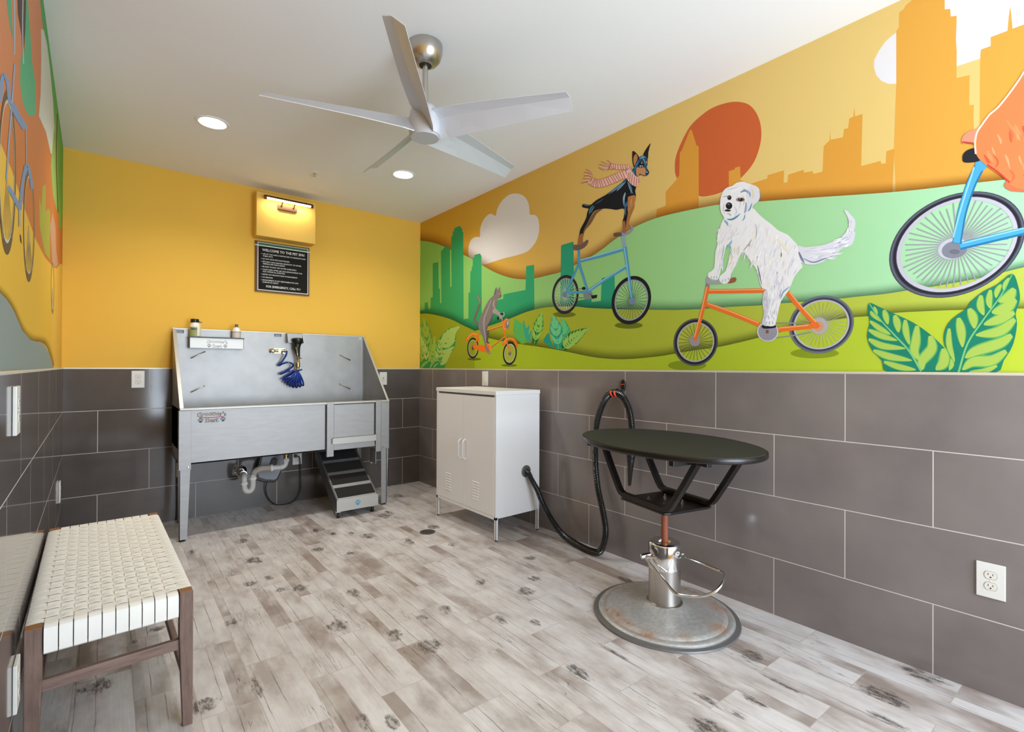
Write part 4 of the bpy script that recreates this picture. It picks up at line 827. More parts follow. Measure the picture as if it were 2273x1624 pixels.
    for _ in range(60):
        t = ro.random(); x = ro.uniform(1060, 1560); y = ro.uniform(820, 1480)
        if y < 1950 - x * 0.82 + 60 or y > 1250 + (x - 1000) * 0.9: continue
        a.st([(x, y), (x + ro.uniform(10, 40), y + ro.uniform(30, 60)), (x + ro.uniform(10, 60), y + ro.uniform(70, 120))], ro.uniform(14, 30), ro.choice([r2, r3, C(240, 150, 96), C(228, 112, 74)]), 4, adv=False, taper=True)
    a.st([(1100, 1380), (1200, 1450), (1290, 1530)], 16, C(206, 70, 50), 3)
    a.obj('painted_rider', root, 'orange painted animal rider cut off by the frame edge')
    # ---- big leaves at the lower right
    a = Art(on_right, tE, 70)
    la, lb = C(24, 124, 98), C(166, 192, 84)
    def bigleaf(out, rib, stripes):
        a.poly(out, la, 3)
        for p, w in stripes: a.st(p, w * 1.28, C(96, 170, 88), 6, adv=False, taper=True)
        a.nx()
        for p, w in stripes: a.st(p, w * 0.98, lb, 6, adv=False, taper=True)
        a.nx(); a.st(rib, 7, C(120, 190, 120), 6, w2=16)
    bigleaf([(1172, 768), (1215, 850), (1232, 960), (1200, 1065), (1210, 1150), (1180, 1300), (1110, 1420), (1040, 1515), (660, 1512), (740, 1430), (668, 1310), (665, 1200), (720, 1110), (830, 1030), (860, 980), (960, 900), (1060, 850)],
            [(1172, 775), (1090, 930), (960, 1110), (840, 1290), (770, 1510)],
            [([(1150, 800), (1120, 850), (1110, 900)], 30), ([(1090, 850), (1060, 900), (1050, 950)], 36), ([(1010, 890), (1000, 970), (1010, 1030)], 44), ([(940, 930), (935, 1010), (960, 1080)], 50), ([(850, 1030), (880, 1100), (890, 1180)], 62), ([(770, 1100), (790, 1200), (800, 1320)], 60), ([(700, 1180), (700, 1300), (740, 1430)], 40),
             ([(1190, 880), (1150, 940), (1070, 980)], 70), ([(1200, 960), (1120, 1030), (1020, 1060)], 80), ([(1190, 1060), (1080, 1110), (960, 1150)], 66), ([(1195, 1110), (1080, 1200), (900, 1230)], 70), ([(1170, 1230), (1080, 1290), (900, 1350), (820, 1400)], 74), ([(1130, 1350), (1020, 1420), (880, 1430), (800, 1490)], 74), ([(1060, 1460), (960, 1500), (850, 1505)], 36), ([(700, 1400), (720, 1450), (690, 1500)], 30)])
    bigleaf([(100, 988), (180, 1020), (290, 1070), (420, 1130), (540, 1210), (650, 1310), (702, 1390), (690, 1450), (662, 1512), (250, 1512), (195, 1420), (120, 1340), (85, 1250), (95, 1170), (105, 1130), (90, 1060)],
            [(100, 992), (180, 1110), (290, 1230), (400, 1350), (490, 1500)],
            [([(135, 1015), (150, 1050), (160, 1075)], 22), ([(210, 1040), (225, 1090), (240, 1150)], 40), ([(290, 1080), (310, 1140), (320, 1210)], 48), ([(370, 1115), (375, 1200), (400, 1300)], 44), ([(460, 1160), (450, 1270), (440, 1350), (480, 1420)], 64), ([(560, 1235), (570, 1330), (500, 1420), (500, 1490)], 72), ([(660, 1330), (660, 1430), (600, 1490)], 74),
             ([(110, 1050), (130, 1080), (190, 1130)], 26), ([(105, 1125), (180, 1180), (260, 1225)], 36), ([(95, 1190), (190, 1235), (310, 1270)], 40), ([(95, 1260), (200, 1310), (370, 1330)], 44), ([(130, 1345), (250, 1390), (420, 1420)], 46), ([(210, 1430), (330, 1470), (450, 1490)], 40)])
    a.obj('painted_leaves', root, 'two large striped green leaves at the lower right')
    return root
right_mural()

def left_mural():
    x_of = lambda u, v, off: on_left(u, v, off)
    TL = (0, 0, 1.9094)
    # base coat
    n = 12; vs, cs = [], []
    for z in (ZT + 0.007, HC):
        for i in range(n + 1):
            y = YB + PT - 0.0005 - i * (YB - YF - 0.02) / n; vs.append((xleft(y) - PT + 0.00015, y, z)); cs += list(C(226, 180, 62))
    me = bpy.data.meshes.new('mural'); me.from_pydata(vs, [], [(i, i + 1, n + 2 + i, n + 1 + i) for i in range(n)]); me.update()
    ca = me.color_attributes.new('Col', 'FLOAT_COLOR', 'POINT'); ca.data.foreach_set('color', cs); me.materials.append(M['paint'])
    root = bpy.data.objects.new('mural', me); COL.objects.link(root); tag(root, 'painted mural with orange hills and bicycles on the left wall', 'mural')
    a = Art(x_of, TL, 1)
    a.poly([(-60, 480), (0, 600), (50, 720), (110, 900), (150, 1010), (190, 1090), (225, 1130), (240, 1138), (255, 1118), (262, 1118), (268, 1145), (268.5, 640), (268.5, 617), (232, 335), (190, 0), (165, -200), (120, -560), (60, -900), (-60, -900)], C(206, 118, 44), 0, C(216, 138, 104), 1) if False else None
    pts = [(-60, -700), (-60, 480), (0, 600), (50, 720), (110, 900), (150, 1010), (190, 1090), (225, 1130), (240, 1138), (255, 1118), (262, 1118), (267.5, 1145), (267.5, 618), (229, 322), (188, 0), (150, -300), (112, -600), (100, -700)]
    top, low = C(204, 142, 114), C(198, 118, 54)
    cols = [tuple(top[k] + (low[k] - top[k]) * min(1, max(0, y / 650)) for k in range(4)) for x, y in pts]
    a._add(pts, cols, bm_tess(pts)); a.nx()
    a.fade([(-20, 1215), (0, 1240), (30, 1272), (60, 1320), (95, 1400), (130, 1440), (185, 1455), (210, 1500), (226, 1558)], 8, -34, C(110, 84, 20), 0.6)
    a.poly([(-60, 1180), (0, 1240), (30, 1270), (60, 1320), (95, 1400), (130, 1440), (185, 1455), (210, 1500), (226, 1560), (-60, 1574)], C(140, 152, 148))
    a.obj('painted_hills', root, 'orange and grey blue hills')
    a = Art(x_of, TL, 5)
    a.poly([(165, -200), (188, 0), (229, 322), (267.5, 618), (267.5, 850), (262, 975), (252, 962), (245, 850), (240, 700), (222, 420), (205, 260), (180, 100), (170, 0), (145, -200)], C(70, 158, 100), 0, C(120, 176, 60), 1)
    a.poly([(110, -120), (118, 0), (128, 130), (137, 270), (150, 350), (152, 400), (152, 488), (122, 492), (98, 440), (85, 350), (88, 250), (108, 200), (104, 60), (96, -120)], C(88, 170, 124))
    a.poly([(15, -120), (28, 0), (42, 110), (55, 170), (50, 60), (44, -120)], C(88, 164, 124))
    a.poly([(174, 122), (186, 128), (200, 190), (212, 290), (226, 440), (232, 560), (228, 660), (215, 650), (195, 560), (165, 492), (172, 400), (175, 250)], C(202, 204, 192))
    a.poly([(228, 560), (240, 470), (245, 640), (243, 900), (225, 830), (215, 700)], C(148, 180, 96))
    a.poly([(165, 830), (175, 880), (180, 790), (194, 780), (194, 900), (204, 880), (213, 900), (211, 1100), (190, 1070), (168, 960)], C(170, 166, 60))
    a.st([(242, 480), (239, 700), (246, 900)], 4, C(96, 82, 40), 4)
    a.poly([(72, -60), (112, -60), (108, 120), (98, 270), (92, 150), (76, 60)], C(84, 72, 68))
    a.st([(98, -30), (96, 120), (100, 270)], 4, C(190, 190, 196), 4)
    a.st([(60, -30), (62, 150), (60, 230)], 7, C(170, 172, 180), 4)
    a.poly([(212, 960), (222, 900), (236, 960), (238, 1060), (248, 1120), (236, 1135), (222, 1120)], C(198, 150, 118))
    a.obj('painted_trees', root, 'green white and brown shapes high on the left wall')
    a = Art(x_of, TL, 20)
    def thinwheel(cx, cy, w, h, col, tin):
        a.ell(cx, cy, w, h, col, 0, inner=0.86); a.ell(cx, cy - h * 0.01, w, h, tin, 0, k=0.87, inner=0.95)
        for k in range(-3, 4): a.st([(cx, cy), (cx + w * 0.2 * k, cy + h * 0.8)], 1.2, C(190, 170, 110), 0, adv=False)
        a.nx()
    thinwheel(31, 730, 37, 350, C(104, 84, 56), C(196, 190, 166))
    thinwheel(123, 955, 24, 240, C(112, 92, 60), C(196, 180, 140))
    bb, bh = C(124, 146, 178), C(176, 196, 220)
    a.st([(2, 430), (8, 340), (18, 318), (32, 350), (42, 440)], 14, bb, 5)
    a.st([(62, 270), (50, 450), (38, 600), (28, 760)], 7, C(150, 160, 184), 4)
    a.st([(52, 440), (80, 500), (108, 545)], 24, bb, 4)
    a.st([(35, 790), (60, 835), (85, 885)], 16, bb, 4); a.st([(85, 890), (95, 780), (110, 700)], 13, bb, 4); a.st([(110, 540), (111, 620), (112, 700)], 4, C(160, 164, 176), 3)
    a.st([(106, 740), (118, 700), (132, 760), (136, 800)], 12, bb, 4)
    a.st([(84, 890), (84, 960)], 9, C(170, 166, 150), 0); a.poly([(85, 990), (90, 1000), (93, 1035), (87, 1020)], C(90, 76, 50))
    a.obj('painted_bicycle', root, 'grey blue bicycle on the left wall')
    a = Art(x_of, TL, 20); thinwheel(223, 1220, 7, 110, C(150, 120, 70), C(200, 176, 110)); a.obj('painted_wheel', root, 'thin bicycle wheel near the far corner')
left_mural()

# ================================================================== dog washing tub
def paw(mb, cx, cz, s, place):
    def el(x, z, rx, rz):
        n = 12; mb.add([place(cx + (x + rx * cos(2 * pi * i / n)) * s, cz + (z + rz * sin(2 * pi * i / n)) * s, 0.0008) for i in range(n)], [tuple(range(n))])
    el(0, -0.22, 0.30, 0.24); el(-0.38, 0.08, 0.11, 0.17); el(-0.14, 0.32, 0.12, 0.19); el(0.14, 0.32, 0.12, 0.19); el(0.38, 0.08, 0.11, 0.17)
def logo(parent, x, z, w, y, grey=False):
    """two-line sticker facing the room"""
    pl = lambda dx, dz, d: (x + dx, y - d, z + dz)
    ink = M['ink'] if not grey else M['greyface']
    def back(d): return lambda a, b, c: (x + a, y - 0.0003 - d, z + b)
    h = w * 0.16
    for nm, m, d, off in (('lettering_outline', ink, 0.0002, 0.045), ('lettering', M['labelb'] if not grey else M['white'], 0.0010, -0.004)):
        mb = MB()
        text_mb(mb, "Groomer's", w, h, lambda a, b, c: (x + a, y - d, z + b + 0.010 * sin(pi * min(1, max(0, a / w))) * (w / 0.19) - 0.004 * 0), 0, off)
        text_mb(mb, "Best", w * 0.47, h * 1.05, lambda a, b, c: (x + w * 0.27 + a, y - d, z - h * 1.28 + b), 0, off)
        mesh_obj(nm, mb, m, parent)
    for k in (0.13, 0.88):
        mb = MB(); paw(mb, x + w * k, z - h * 0.75, w * 0.19, lambda a, b, c: (a, y - 0.001, b))
        mesh_obj('paw_print', mb, M['navy'] if not grey else M['greyface'], parent)
    if not grey:
        mb = MB(); mb.add([(x + w * (0.10 + 0.8 * i / 20), y - 0.0006, z - h * (0.05 + 0.12 * sin(pi * i / 20)) + dz) for dz in (-0.004, 0.004) for i in range(21)], [(i, i + 1, 22 + i, 21 + i) for i in range(20)])
        mesh_obj('swoosh', mb, M['pink'], parent)

TX0, TX1, TY0, TY1 = 0.366, 1.924, 4.100, 4.662
RIM, BOT, TOP = 0.926, 0.534, 1.520
tub = thing('washing_tub', 'large stainless steel dog washing tub on four legs with high backsplash', 'tub', (1.145, 4.38, 0))
mb = MB()
mb.box(TX0 + 0.004, 1.374, TY0, TY0 + 0.012, BOT, RIM - 0.010)                       # front apron
mb.box(1.843, TX1 - 0.004, TY0, TY0 + 0.012, BOT, RIM - 0.010)
mb.box(TX0, TX0 + 0.012, TY0, TY1, BOT, RIM).box(TX1 - 0.012, TX1, TY0, TY1, BOT, RIM)
mb.box(TX0, TX1, TY1 - 0.01, TY1, BOT, RIM)
mb.box(TX0, TX1, TY0, TY1, BOT, BOT + 0.012).box(TX0 + 0.01, TX1 - 0.01, TY0 + 0.01, TY1, 0.62, 0.63)
mesh_obj('basin', mb, M['steel'], tub, bevel=0.002)
mb = MB(); mb.box(TX0, TX1, TY1 - 0.012, TY1, 0.63, TOP)
mesh_obj('backsplash', mb, M['steel_in'], tub)
mb = MB(); mb.box(TX0, TX1, TY1 - 0.016, TY1 + 0.03, TOP - 0.002, TOP + 0.006)
mesh_obj('backsplash_edge', mb, M['steel_edge'], tub)
for x0, x1, fx0, fx1 in ((TX0, TX0 + 0.010, TX0, TX0 + 0.024), (TX1 - 0.010, TX1, TX1 - 0.016, TX1 + 0.002)):
    mb = MB(); mb.prism([(TY0 + 0.004, RIM), (TY1, TOP), (TY1, 0.63), (TY0 + 0.004, 0.63)], 0, x0, x1)
    sd = mesh_obj('side_panel', mb, M['steel_in'], tub)
    mb = MB(); d = Vector((0, TY1 - TY0, TOP - RIM)).normalized()
    mb.bar(Vector(((fx0 + fx1) / 2, TY0 - 0.004, RIM - 0.004)), Vector(((fx0 + fx1) / 2, TY1 - 0.006, TOP)), fx1 - fx0, 0.006, (0, -d.z, d.y))
    mesh_obj('flange', mb, M['steel_edge'], sd, bevel=0.0015)
mb = MB(); mb.box(TX1 - 0.036, TX1 - 0.030, TY1 - 0.016, TY1 - 0.010, RIM - 0.2, TOP); mesh_obj('corner_seam', mb, M['steel_edge'], tub)
mb = MB(); mb.box(TX0 - 0.001, TX1 + 0.004, TY0 - 0.010, TY0 + 0.022, RIM - 0.011, RIM + 0.005)
mesh_obj('rim', mb, M['steel_edge'], tub, bevel=0.003)
for x0, x1, b0, b1, y0, y1 in ((0.361, 0.434, 0.366, 0.413, TY0 - 0.006, TY0 + 0.055), (1.850, 1.925, 1.856, 1.906, TY0 - 0.006, TY0 + 0.055), (0.400, 0.460, 0.405, 0.440, 4.60, 4.655), (1.830, 1.890, 1.850, 1.885, 4.60, 4.655)):
    mb = MB(); lft = x0 < 1
    outer = (b0 if lft else b1)
    mb.prism([(x0 + 0.003, 0.52), (x1 - 0.003, 0.52), (b1, 0.014), (b0, 0.014)], 1, y0 + 0.004, y0 + 0.009)
    xa, xb = (x0 + 0.003, x0 + 0.008) if lft else (x1 - 0.008, x1 - 0.003)
    mb.prism([(y0 + 0.004, 0.52), (y1, 0.52), (y0 + 0.045, 0.014), (y0 + 0.004, 0.014)], 0, outer if lft else outer - 0.005, (outer + 0.005) if lft else outer)
    lg = mesh_obj('leg', mb, M['steel'], tub)
    fm = MB(); fc = ((b0 + b1) / 2 - (0.004 if lft else -0.004), y0 + 0.024); fm.lathe([(0.019, 0), (0.019, 0.010), (0.010, 0.014), (0.010, 0.03)], (fc[0], fc[1], 0.0), 16)
    mesh_obj('foot', fm, M['black'], lg)
    if y0 < 4.3:
        mb = MB(); mb.box(x0, x1, y0 - 0.002, y0 + 0.003, 0.50, RIM - 0.012).box(x0 if lft else x1 - 0.005, x0 + 0.005 if lft else x1, y0, y1, 0.50, RIM - 0.012)
        sl = mesh_obj('leg_sleeve', mb, M['steel'], tub, bevel=0.001)
        mb = MB(); mb.lathe([(0.007, 0), (0.007, 0.002), (0.004, 0.005)], ((x1 - 0.016) if lft else (x0 + 0.016), y0 - 0.002, 0.517), 12, (0, -1, 0)); mesh_obj('screw', mb, M['chrome'], sl, smooth=True)
# ramp door with its guide posts
mb = MB(); mb.box(1.434, 1.792, TY0 - 0.004, TY0 + 0.006, 0.530, RIM - 0.018)
dr = mesh_obj('door', mb, M['steel'], tub, bevel=0.001)
mb = MB(); mb.box(1.420, 1.800, TY0 - 0.030, TY0 - 0.026, 0.582, 0.636).box(1.420, 1.800, TY0 - 0.030, TY0 - 0.004, 0.632, 0.636).box(1.796, 1.800, TY0 - 0.03, TY0 - 0.004, 0.582, 0.636)
mesh_obj('handle', mb, M['steel_edge'], dr, bevel=0.001)
mb = MB(); mb.box(1.412, 1.424, TY0 - 0.034, TY0 - 0.028, 0.586, 0.630); mesh_obj('latch', mb, M['brushed'], dr, bevel=0.001)
for x0, x1 in ((1.374, 1.430), (1.797, 1.846)):
    mb = MB(); mb.box(x0, x1, TY0 - 0.014, TY0 - 0.008, 0.481, RIM + 0.002).box(x0, x0 + 0.004, TY0 - 0.012, TY0 + 0.01, 0.481, RIM - 0.005)
    mb.box(x1 - 0.004, x1, TY0 - 0.012, TY0 + 0.01, 0.481, RIM - 0.005)
    mesh_obj('guide_post', mb, M['steel'], tub, bevel=0.001)
for g_ in ((1.362, 1.374, TY0 - 0.0015, TY0 + 0.001, BOT + 0.01, RIM - 0.014), (1.785, 1.797, TY0 - 0.006, TY0 - 0.004, 0.63, RIM - 0.02)):
    mb = MB(); mb.box(*g_); mesh_obj('door_gap', mb, M['slot'], tub)
mb = MB(); mb.box(1.812, 1.816, TY0 + 0.02, TY0 + 0.14, 0.37, 0.50).box(1.812, 1.862, TY0 + 0.13, TY0 + 0.135, 0.355, 0.48); mesh_obj('ramp_bracket', mb, M['steel_edge'], tub)
# little tie bars on the backsplash
for p0, p1 in (((0.4905, 1.292), (0.582, 1.343)), ((0.490, 1.020), (0.582, 1.069)), ((1.6785, 1.340), (1.7765, 1.289)), ((1.677, 1.065), (1.775, 1.014))):
    mb = MB(); ys = TY1 - 0.012
    mb.tube([(p0[0], ys, p0[1]), (p0[0], ys - 0.018, p0[1]), (p0[0] + 0.006, ys - 0.022, p0[1] + 0.006 * (1 if p1[1] > p0[1] else -1) * 0.5), (p1[0] - 0.006, ys - 0.022, p1[1] - 0.003 * (1 if p1[1] > p0[1] else -1)), (p1[0], ys - 0.018, p1[1]), (p1[0], ys, p1[1])], 0.0042, 8)
    mesh_obj('tie_bar', mb, M['brushed'], tub, smooth=True)
yb = TY1 - 0.0128
for x0, x1, z0, z1, m, lb in ((0.380, 0.440, 1.487, 1.511, M['navy'], 'small blue sticker'), (1.103, 1.160, 1.489, 1.513, M['navy'], 'small blue sticker'), (1.857, 1.886, 1.486, 1.514, M['signwhite'], 'small flag sticker')):
    mb = MB(); mb.box(x0, x1, yb - 0.0006, yb, z0, z1); st_ = lab(mesh_obj('sticker', mb, m, tub), lb)
    mb = MB()
    if lb.startswith('small flag'):
        mb.box(x0 + 0.002, x0 + 0.012, yb - 0.001, yb - 0.0006, z1 - 0.012, z1 - 0.003)
        for i in range(3): mb.box(x0 + 0.002, x1 - 0.002, yb - 0.001, yb - 0.0006, z0 + 0.002 + i * 0.004, z0 + 0.004 + i * 0.004)
        mesh_obj('stripes', mb, M['navy'], st_)
    else:
        for i in range(2): mb.box(x0 + 0.006, x1 - 0.008, yb - 0.001, yb - 0.0006, z0 + 0.005 + i * 0.009, z0 + 0.008 + i * 0.009)
        mesh_obj('stripes', mb, M['signwhite'], st_)
# bottle shelf screwed to the backsplash
mb = MB(); mb.box(0.470, 0.849, 4.572, 4.576, 1.370, 1.452).box(0.470, 0.474, 4.572, 4.65, 1.370, 1.452)
mb.box(0.845, 0.849, 4.572, 4.65, 1.370, 1.452)
sh = mesh_obj('bottle_shelf', mb, M['steel_edge'], tub, bevel=0.001)
mb = MB(); mb.box(0.464, 0.852, 4.560, 4.648, 1.452, 1.460); mesh_obj('shelf_top', mb, M['black'], sh, bevel=0.001)
logo(sh, 0.583, 1.408, 0.150, 4.5715, True)
logo(tub, 0.466, 0.862, 0.186, TY0 - 0.0003)
# valve plate and spray-head bracket
mb = MB(); cy = TY1 - 0.012; pts = []
for i in range(24):
    a = 2 * pi * i / 24; pts.append((1.135 + (0.05 if cos(a) > 0 else -0.05) + 0.027 * cos(a), 1.3645 + 0.027 * sin(a)))
mb.prism(pts, 1, cy - 0.006, cy); vp = mesh_obj('valve_plate', mb, M['chrome'], tub, bevel=0.002)
mb = MB()
mb.lathe([(0.024, 0), (0.024, 0.006), (0.016, 0.012), (0.014, 0.03), (0.017, 0.034), (0.017, 0.045), (0.006, 0.05)], (1.083, cy - 0.006, 1.364), 16, (0, -1, 0))
mb.lathe([(0.019, 0), (0.018, 0.02), (0.012, 0.03), (0.010, 0.045)], (1.190, cy - 0.006, 1.366), 16, (0, -1, 0))
mb.tube([(1.083, cy - 0.03, 1.364), (1.19, cy - 0.03, 1.366)], 0.011, 12)
mb.lathe([(0.015, 0), (0.017, 0.006), (0.013, 0.03)], (1.137, cy - 0.018, 1.365), 14, (0, -1, 0))
mesh_obj('mixer_valve', mb, M['chrome'], tub, smooth=True)
mb = MB(); mb.box(1.200, 1.326, cy - 0.046, cy - 0.042, 1.436, 1.521).box(1.200, 1.326, cy - 0.046, cy, 1.519, 1.523)
mb.prism([(cy - 0.046, 1.52), (cy - 0.085, 1.436), (cy, 1.436), (cy, 1.52)], 0, 1.197, 1.200); mb.prism([(cy - 0.046, 1.52), (cy - 0.085, 1.436), (cy, 1.436), (cy, 1.52)], 0, 1.326, 1.329)
mb.box(1.3, 1.35, cy - 0.004, cy, 1.436, 1.46)
mesh_obj('spray_bracket', mb, M['steel'], tub)

# ------------------------------------------------------------------ hand sprayer with coiled hose
sy = 4.575
spr = thing('hand_sprayer', 'black hand sprayer with blue coiled hose hanging on the steel backsplash', 'sprayer', (1.27, 4.6, 1.1))
mb = MB(); mb.lathe([(0.030, 0), (0.046, 0.006), (0.047, 0.026), (0.040, 0.044), (0.032, 0.056)], (1.276, sy, 1.480), 24, (0.03, 0.0, -1)); mesh_obj('spray_head', mb, M['black'], spr, smooth=True)
mb = MB(); mb.tube([(1.276, sy, 1.428), (1.272, sy, 1.39), (1.277, sy, 1.35), (1.283, sy, 1.318)], [0.030, 0.026, 0.020, 0.015], 16); mesh_obj('grip', mb, M['black'], spr, smooth=True)
mb = MB(); mb.tube([(1.256, sy - 0.024, 1.398), (1.262, sy - 0.034, 1.36), (1.272, sy - 0.030, 1.31), (1.280, sy - 0.012, 1.294)], 0.0045, 8); mesh_obj('trigger', mb, M['chrome'], spr, smooth=True)
mb = MB(); mb.lathe([(0.011, 0), (0.015, 0.006), (0.012, 0.012), (0.014, 0.03), (0.010, 0.034), (0.012, 0.06), (0.017, 0.066), (0.017, 0.098), (0.011, 0.104), (0.012, 0.132)], (1.283, sy, 1.320), 16, (-0.03, 0, -1))
mb.tube([(1.283, sy, 1.300), (1.300, sy, 1.305)], 0.006, 10).lathe([(0.004, 0), (0.010, 0.004), (0.010, 0.014), (0.003, 0.018)], (1.296, sy, 1.305), 12, (1, 0, 0)).tube([(1.292, sy, 1.285), (1.294, sy, 1.25), (1.290, sy, 1.235)], 0.004, 8)
mesh_obj('coupling', mb, M['brass'], spr, smooth=True)
hp = [(1.190, 4.60, 1.366), (1.184, 4.565, 1.352), (1.178, 4.575, 1.32), (1.155, 4.59, 1.275), (1.128, 4.60, 1.240), (1.134, 4.60, 1.2345), (1.155, 4.585, 1.250), (1.195, 4.56, 1.2635), (1.235, 4.57, 1.247), (1.240, 4.595, 1.226), (1.215, 4.61, 1.203), (1.175, 4.605, 1.180), (1.140, 4.60, 1.166), (1.146, 4.595, 1.160), (1.185, 4.57, 1.181), (1.225, 4.56, 1.190), (1.255, 4.575, 1.18)]
# the bundled coil: loops hanging from the coupling and fanning out below
for i in range(9):
    f = i / 8; ang = radians(-58 + 92 * f); L = 0.150 - 0.02 * abs(f - 0.55); cx_, cz_ = 1.274, 1.188
    dirx, dirz = sin(ang), -cos(ang); px, pz = cos(ang), sin(ang)
    if i == 8: dirx, dirz, L = 0.36, 0.1, 0.10
    for t in range(0, 9):
        a = 2 * pi * t / 9; rr = (1 - cos(a)) / 2 * L; sd_ = sin(a) * 0.013
        hp.append((cx_ + dirx * rr + px * sd_ * 0.5, 4.585 - sin(a) * 0.030 + 0.004 * (i % 2), cz_ + dirz * rr + pz * sd_ * 0.5))
hp.append((1.279, sy, 1.185))
mb = MB(); mb.tube(smooth_pts(hp, 4), 0.0074, 8); mesh_obj('coiled_hose', mb, M['blue'], spr, smooth=True)

# ------------------------------------------------------------------ bottles on the shelf
bt = thing('shampoo_bottle', 'tall cream shampoo bottle with black flip cap at left of the shelf', 'bottle', (0.510, 4.606, 1.460), 'bottles on the tub shelf')
mb = MB(); mb.lathe([(0.034, 0), (0.038, 0.004), (0.039, 0.06), (0.037, 0.088), (0.028, 0.108), (0.024, 0.114)], (0.510, 4.606, 1.460), 28); mesh_obj('body', mb, M['bottle'], bt, smooth=True)
mb = MB(); mb.lathe([(0.029, 0), (0.030, 0.003), (0.029, 0.024), (0.026, 0.027)], (0.508, 4.606, 1.573), 24).prism([(0.520, 1.588), (0.552, 1.578), (0.560, 1.574), (0.535, 1.574)], 1, 4.592, 4.618); mesh_obj('cap', mb, M['black'], bt, smooth=True)
mb = MB(); n = 10
a0, a1 = radians(200), radians(285)
mb.add([(0.510 + 0.0396 * cos(a0 + (a1 - a0) * i / n), 4.606 + 0.0396 * sin(a0 + (a1 - a0) * i / n), z) for z in (1.466, 1.535) for i in range(n + 1)], [(i, i + 1, n + 2 + i, n + 1 + i) for i in range(n)]); mesh_obj('label', mb, M['labelg'], bt)
mb = MB(); mb.add([(0.510 + 0.0399 * cos(a0 + 0.4 + (a1 - a0 - 0.4) * i / n), 4.606 + 0.0399 * sin(a0 + 0.4 + (a1 - a0 - 0.4) * i / n), z) for z in (1.512, 1.526) for i in range(n + 1)], [(i, i + 1, n + 2 + i, n + 1 + i) for i in range(n)]); mesh_obj('label_band', mb, M['capgrey'], bt)
bt = thing('shampoo_bottle', 'small rounded white bottle with grey pump-style cap at right of the shelf', 'bottle', (0.801, 4.606, 1.460), 'bottles on the tub shelf')
mb = MB(); mb.lathe([(0.031, 0), (0.033, 0.003), (0.033, 0.056), (0.031, 0.066), (0.024, 0.080), (0.014, 0.088), (0.012, 0.092)], (0.801, 4.606, 1.460), 28); mesh_obj('body', mb, M['plastic'], bt, smooth=True)
mb = MB(); mb.lathe([(0.013, 0), (0.0135, 0.002), (0.0125, 0.024)], (0.801, 4.606, 1.551), 20); mesh_obj('cap', mb, M['capgrey'], bt, smooth=True)
mb = MB(); mb.lathe([(0.0335, 0), (0.0335, 0.044)], (0.801, 4.606, 1.463), 28); mesh_obj('label', mb, M['labelb'], bt, smooth=True)
mb = MB(); mb.lathe([(0.0338, 0), (0.0338, 0.004)], (0.801, 4.606, 1.508), 28); mesh_obj('label_band', mb, M['capgrey'], bt, smooth=True)

# ------------------------------------------------------------------ waste pipe under the tub
pp = thing('drain_pipe', 'white plastic waste pipe with trap below the steel tub', 'pipe', (1.0, 4.4, 0.35))
py = 4.40
mb = MB(); mb.lathe([(0.020, 0), (0.020, 0.03), (0.024, 0.032), (0.024, 0.055), (0.018, 0.06), (0.018, 0.09)], (1.139, py, 0.535), 20, (0, 0, -1)); mesh_obj('tailpiece', mb, M['brass'], pp, smooth=True)
mb = MB(); mb.tube(smooth_pts([(1.139, py, 0.455), (1.139, py, 0.425), (1.128, py, 0.395), (1.10, py, 0.384), (1.03, py, 0.386)], 5), [0.022] * 21, 16)
mb.lathe([(0.028, 0), (0.028, 0.022)], (1.139, py, 0.448), 8, (0, 0, -1)).lathe([(0.026, 0), (0.026, 0.010)], (1.104, py, 0.384), 16, (-1, 0, 0))
mesh_obj('elbow', mb, M['pvc'], pp, smooth=True)
for r_, l_, p_, d_ in ((0.029, 0.018, (1.036, py, 0.386), (-1, 0, 0)), (0.028, 0.020, (0.889, py, 0.330), (0, 0, -1)), (0.027, 0.018, (0.826, py, 0.296), (0, 0, -1))):
    mb = MB(); mb.lathe([(r_, 0), (r_, l_)], p_, 8, d_); mesh_obj('slip_nut', mb, M['plastic'], pp)
P_ = smooth_pts([(1.022, py, 0.386), (0.985, py, 0.391), (0.94, py, 0.390), (0.905, py, 0.372), (0.892, py, 0.345)], 16)
mb = MB(); mb.tube(P_, [0.0215 + 0.0055 * (0.5 + 0.5 * cos(i * 2 * pi / 5)) for i in range(len(P_))], 16); mesh_obj('corrugated_pipe', mb, M['flex'], pp, smooth=True)
mb = MB(); mb.tube(smooth_pts([(0.890, py, 0.350), (0.889, py, 0.30), (0.888, py, 0.255), (0.876, py, 0.226), (0.857, py, 0.219), (0.838, py, 0.228), (0.827, py, 0.255), (0.826, py, 0.30), (0.826, py, 0.325), (0.828, py + 0.02, 0.343), (0.832, py + 0.06, 0.348)], 4), 0.0215, 16); mesh_obj('p_trap', mb, M['pvc'], pp, smooth=True)
mb = MB(); mb.tube([(0.832, py + 0.055, 0.348), (0.855, 4.700, 0.334)], 0.020, 16).lathe([(0.026, 0), (0.026, 0.03)], (0.836, py + 0.08, 0.347), 16, (0.09, 1, -0.05)); mesh_obj('wall_tube', mb, M['brushed'], pp, smooth=True)
mb = MB(); mb.lathe([(0.048, 0), (0.047, 0.004), (0.036, 0.010), (0.028, 0.022), (0.024, 0.030)], (0.855, YB - 0.0005, 0.333), 28, (0, -1, 0)); mesh_obj('wall_flange', mb, M['chrome'], pp, smooth=True)

